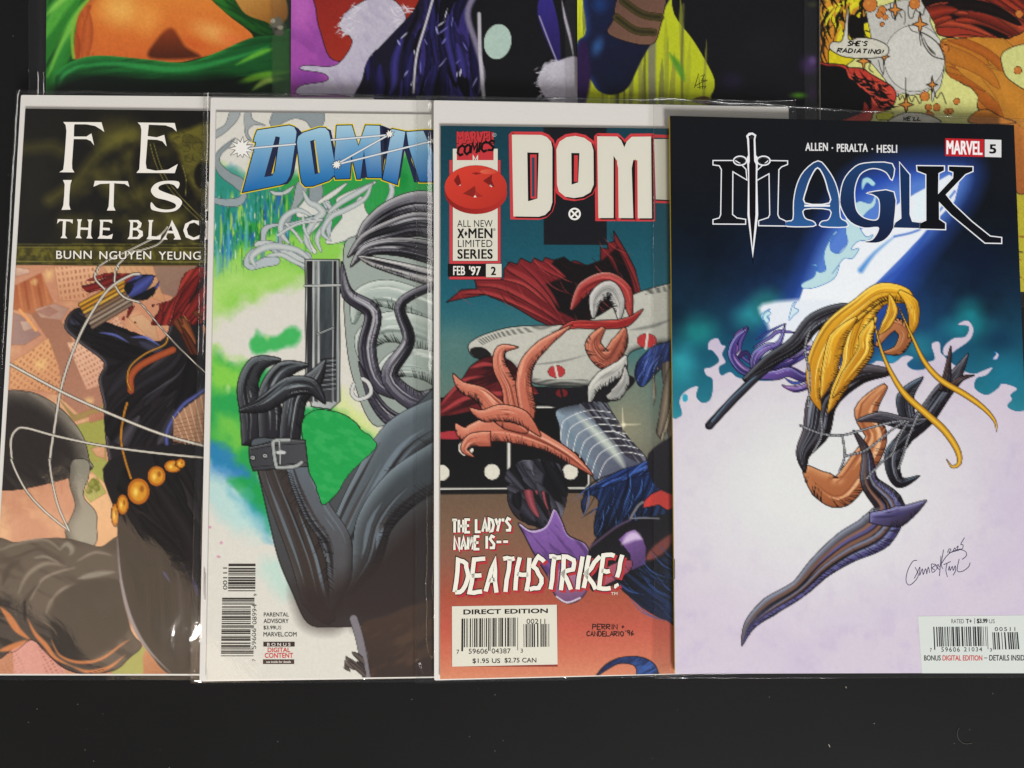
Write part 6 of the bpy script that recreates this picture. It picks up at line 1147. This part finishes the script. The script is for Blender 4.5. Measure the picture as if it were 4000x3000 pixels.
for pts in ([(640, 650), (660, 740), (690, 800)], [(700, 480), (690, 620), (700, 760), (680, 830)], [(920, 260), (930, 180), (920, 120)], [(960, 270), (1000, 330), (1060, 350)]): c.line(W17(pts), 3.5, '#3a3733', 2.5, .9)
blk2 = W17([(-60, 720), (100, 690), (260, 700), (330, 730), (470, 740), (560, 800), (700, 880), (790, 940), (830, 1020), (810, 1120), (740, 1190), (600, 1180), (500, 1330), (-60, 1330)])
c.shape(blk2, '#b8382c', '#c84432', 60, ink=2); c.shape(W17([(-60, 740), (100, 710), (260, 730), (400, 860), (560, 920), (620, 1000), (560, 1100), (520, 1200), (-60, 1330)]), '#0c0a0b', soft=4)
c.streaks(W17([(300, 740), (520, 800), (800, 960), (800, 1120), (620, 1140), (520, 960), (380, 860)]), 60, 70, 8, 25, ['#0e0a0a', '#0e0a0a', '#d2503c'], .95, 3, 30, .2)
for pts in ([(490, 1100), (500, 1200), (400, 1280)], [(560, 1100), (640, 1200), (700, 1180)]): c.line(W17(pts), 22, '#a8342c', 5, .9, taper='both')
red = W17([(1180, -80), (2300, -80), (2300, 480), (2100, 420), (1900, 430), (1700, 400), (1560, 400), (1300, 380), (1250, 250), (1200, 160)])
c.shape(red, '#a83822', '#963020', 60, ink=2); c.flow(red, ['#b03c24', '#942e1e', '#c44c2e', '#1a0c0a', '#a43420'], 60, 420, 46, 14, 8, 50, 400, ink=2)
og = W17([(1320, 440), (1520, 420), (1740, 400), (2000, 420), (2300, 400), (2300, 1330), (2120, 1330), (1940, 1260), (1740, 1180), (1700, 1000), (1560, 900), (1380, 800), (1370, 600)])
c.shape(og, '#cf8a2e', '#c06a26', 60, ink=2, soft=3, warp=(14, 60, 3)); c.flow(og, ['#cf8a2e', '#dc9c36', '#c47826', '#d08c30', '#b86420'], 44, 420, 90, 58, 9, 60, 400, ink=1.4, dark=.92, inkc='#4a2410')
c.shape(W17([(1990, 560), (2300, 500), (2300, 960), (2080, 880), (1990, 760)]), '#d6d88a', ink=1.5)
c.shape(W17([(1660, 1230), (1800, 1180), (1960, 1260), (2120, 1330), (1640, 1330)]), '#d98a34', ink=1.5)
for a, b, r in ((550, 50, 78), (680, 110, 44), (650, 160, 36), (715, 185, 30), (1030, 40, 60), (1140, 1040, 52), (1180, 1160, 36), (1270, 1160, 40), (1485, 1095, 34), (1385, 1205, 34), (1420, 1200, 28), (2145, 760, 42), (2160, 150, 40), (1366, 522, 36), (1190, 1250, 50), (680, 262, 22)):
    c.blob(17, a, b, r+5, r+5, '#241a10', .05); c.blob(17, a, b, r, r, '#cc7a34', .07); c.blob(17, a-r*.25, b-r*.25, r*.4, r*.4, '#dd9048', .8)
def spark(a, b, r, cc='#d98a3a'): c.shape(W17([(a, b-r*1.6), (a+r*.22, b-r*.3), (a+r, b), (a+r*.25, b+r*.3), (a, b+r*1.4), (a-r*.22, b+r*.3), (a-r, b), (a-r*.22, b-r*.3)]), cc, ink=2, sm=False)
spark(820, 105, 80); spark(1088, 262, 85); spark(1220, 915, 60); spark(938, 1130, 80); spark(700, 610, 60); spark(480, 660, 76)
c.line(W17([(935, 840), (935, 1000)]), 3.5, '#2a2620', 2.5); c.line(W17([(1080, 360), (1098, 490)]), 3.5, '#2a2620', 2.5)
c.shape(W17([(250, 430), (300, 120), (318, 120), (318, 420), (430, 405), (600, 425), (720, 480), (755, 540), (720, 600), (600, 625), (430, 630), (260, 610), (140, 550), (108, 500), (150, 450)]), '#d6d3c4', ink=1.8, inkc='#1c1814')
c.shape(W17([(760, 1330), (860, 1240), (1000, 1215), (1180, 1240), (1300, 1330)]), '#d6d3c4', ink=1.8); c.shape(W17([(640, 1220), (800, 1220), (760, 1290), (630, 1290)]), '#cfd02a', ink=1)
c.grain(.03, 6); c.build(P4, BASE+TH, b4)
i = Ink(P4, BASE+TH+2e-5, b4, 'speech_lettering')
pen(i, 17, "SHE'S", 306, 446, 512, 494, 4.6, '#14100e', 1, slant=14, gap=.3); pen(i, 17, 'RADIATING!', 192, 522, 690, 566, 4.6, '#14100e', 1, slant=16, gap=.3, rise=18); i.done(); i = Ink(P4, BASE+TH+2e-5, b4, 'lower_speech_lettering'); pen(i, 17, "WE'LL", 905, 1262, 1095, 1300, 4.6, '#14100e', 1, slant=10, gap=.3); i.done()

# ================================================================ boards, sleeves, dust
board(BA, PA, BASE, 'white backing card behind the leftmost front comic, its top and left margins showing')
board(BB, PB, BASE, 'white backing card behind the comic with the slanted blue title')
board(BC, PC, BASE, 'white backing card behind the teal comic, widest white strip along the top')
slab('yellow_under_cover', [(a-(3 if b < 1000 else 3), b+(4 if b < 1000 else -4)) for a, b in QD], PD, BASE+.0001, BASE+TB-.0001, M_YELLOW, kD, r=2)
top = BASE+TB+TH
sleeve([(70, 360), (1500, 376), (1440, 2656), (-75, 2656)], PA, BASE-.0001, top, 'clear sleeve round the leftmost front comic', BA, 11, folds=[(330, 352, 70, 12, .0016, 9), (110, 360, 30, 10, .001, 6), (440, 345, 60, 10, .0012, 8)])
sleeve([(797, 372), (2262, 390), (2262, 2655), (743, 2668)], PB, BASE-.0001, top, 'clear sleeve round the comic with slanted blue title, crumpled at its lower left corner', BB, 12, folds=[(850, 364, 40, 12, .0014, 6), (1060, 378, 80, 10, .0012, 8), (765, 2640, 22, 26, .0022, 7), (772, 2560, 10, 60, .0010, 12)])
sleeve([(1628, 380), (3106, 398), (3170, 2622), (1624, 2667)], PC, BASE-.0001, top, 'clear sleeve round the teal comic, crumpled at its lower left corner', BC, 13, folds=[(1660, 2620, 26, 50, .0024, 8), (1660, 385, 30, 10, .0012, 6), (1690, 2300, 10, 40, .0006, 12)])
inner = [(2600, 440), (3990, 475), (4080, 2640), (2610, 2640)]
sleeve([(2551, 386), (4030, 474), (4125, 2645), (2557, 2648)], PD, BASE-.0002, BASE+TB-.0004, 'clear sleeve lying under the black and lilac comic, its shiny upper rim showing', inner, 14, folds=[(3760, 450, 160, 9, .0016, 30), (3320, 425, 60, 8, .0012, 10), (2620, 2636, 24, 8, .0014, 6)])
sleeve([(104, -1060), (1640, -1060), (1650, 1200), (122, 1200)], P1, BASE-.0001, BASE+TH, 'clear sleeve round the orange and green comic at back left', Q1, 15)
sleeve([(1060, -1060), (2580, -1060), (2600, 1200), (1068, 1200)], P2, BASE-.0001, BASE+TH, 'clear sleeve round the magenta and violet comic', Q2, 16)
sleeve([(2208, -1060), (3700, -1060), (3710, 1200), (2212, 1200)], P3, BASE-.0001, BASE+TH, 'clear sleeve round the yellow striped comic', Q3, 17)
sleeve([(3135, -1060), (4660, -1060), (4680, 1200), (3150, 1200)], P4, BASE-.0001, BASE+TH, 'clear sleeve round the comic with the speech balloon', Q4, 18)
# lint
M_LINT = plain('lint', '#c9c4b8', .8, .2)
def fibre(pts, w, label, name='lint_fibre', cat='lint fibre', mat=None):
    P = smooth(Q(12, pts), False, 6) if len(pts) > 2 else Q(12, pts); co = unproj(P, (0, 0, 0), .0003); V = []; F_ = []
    n = len(co)
    for j in range(n):
        d = co[min(j+1, n-1)]-co[max(j-1, 0)]; d /= np.linalg.norm(d)+1e-12; nn = np.array([-d[1], d[0], 0]); up = np.array([0, 0, 1.0])
        for a in range(5): t = a/5*2*math.pi; V.append(co[j]+(nn*math.cos(t)+up*math.sin(t))*w)
    for j in range(n-1):
        for a in range(5): F_.append((j*5+a, j*5+(a+1) % 5, (j+1)*5+(a+1) % 5, (j+1)*5+a))
    o = mk(name, V, F_, mat or M_LINT, None, True); return tag(o, label, cat)
fibre([(1812, 1412), (1800, 1440), (1806, 1475), (1830, 1502), (1860, 1510), (1892, 1505)], .00006, 'thin curved pale hair lying on the black table at lower right', mat=plain('hair', '#6d6a66', .7, .2))
fibre([(1005, 1512), (1010, 1520), (1014, 1530)], .00013, 'short pale crumb of lint on the table at the bottom edge')
fibre([(1112, 1156), (1116, 1166)], .00013, 'tiny white lint fleck on the table just below the lilac comic')
fibre([(1286, 1382), (1289, 1386)], .00012, 'tiny white lint fleck in the middle of the bare table')
print('tris', sum(len(o.data.polygons)*2 for o in COL.objects if o.type == 'MESH'))
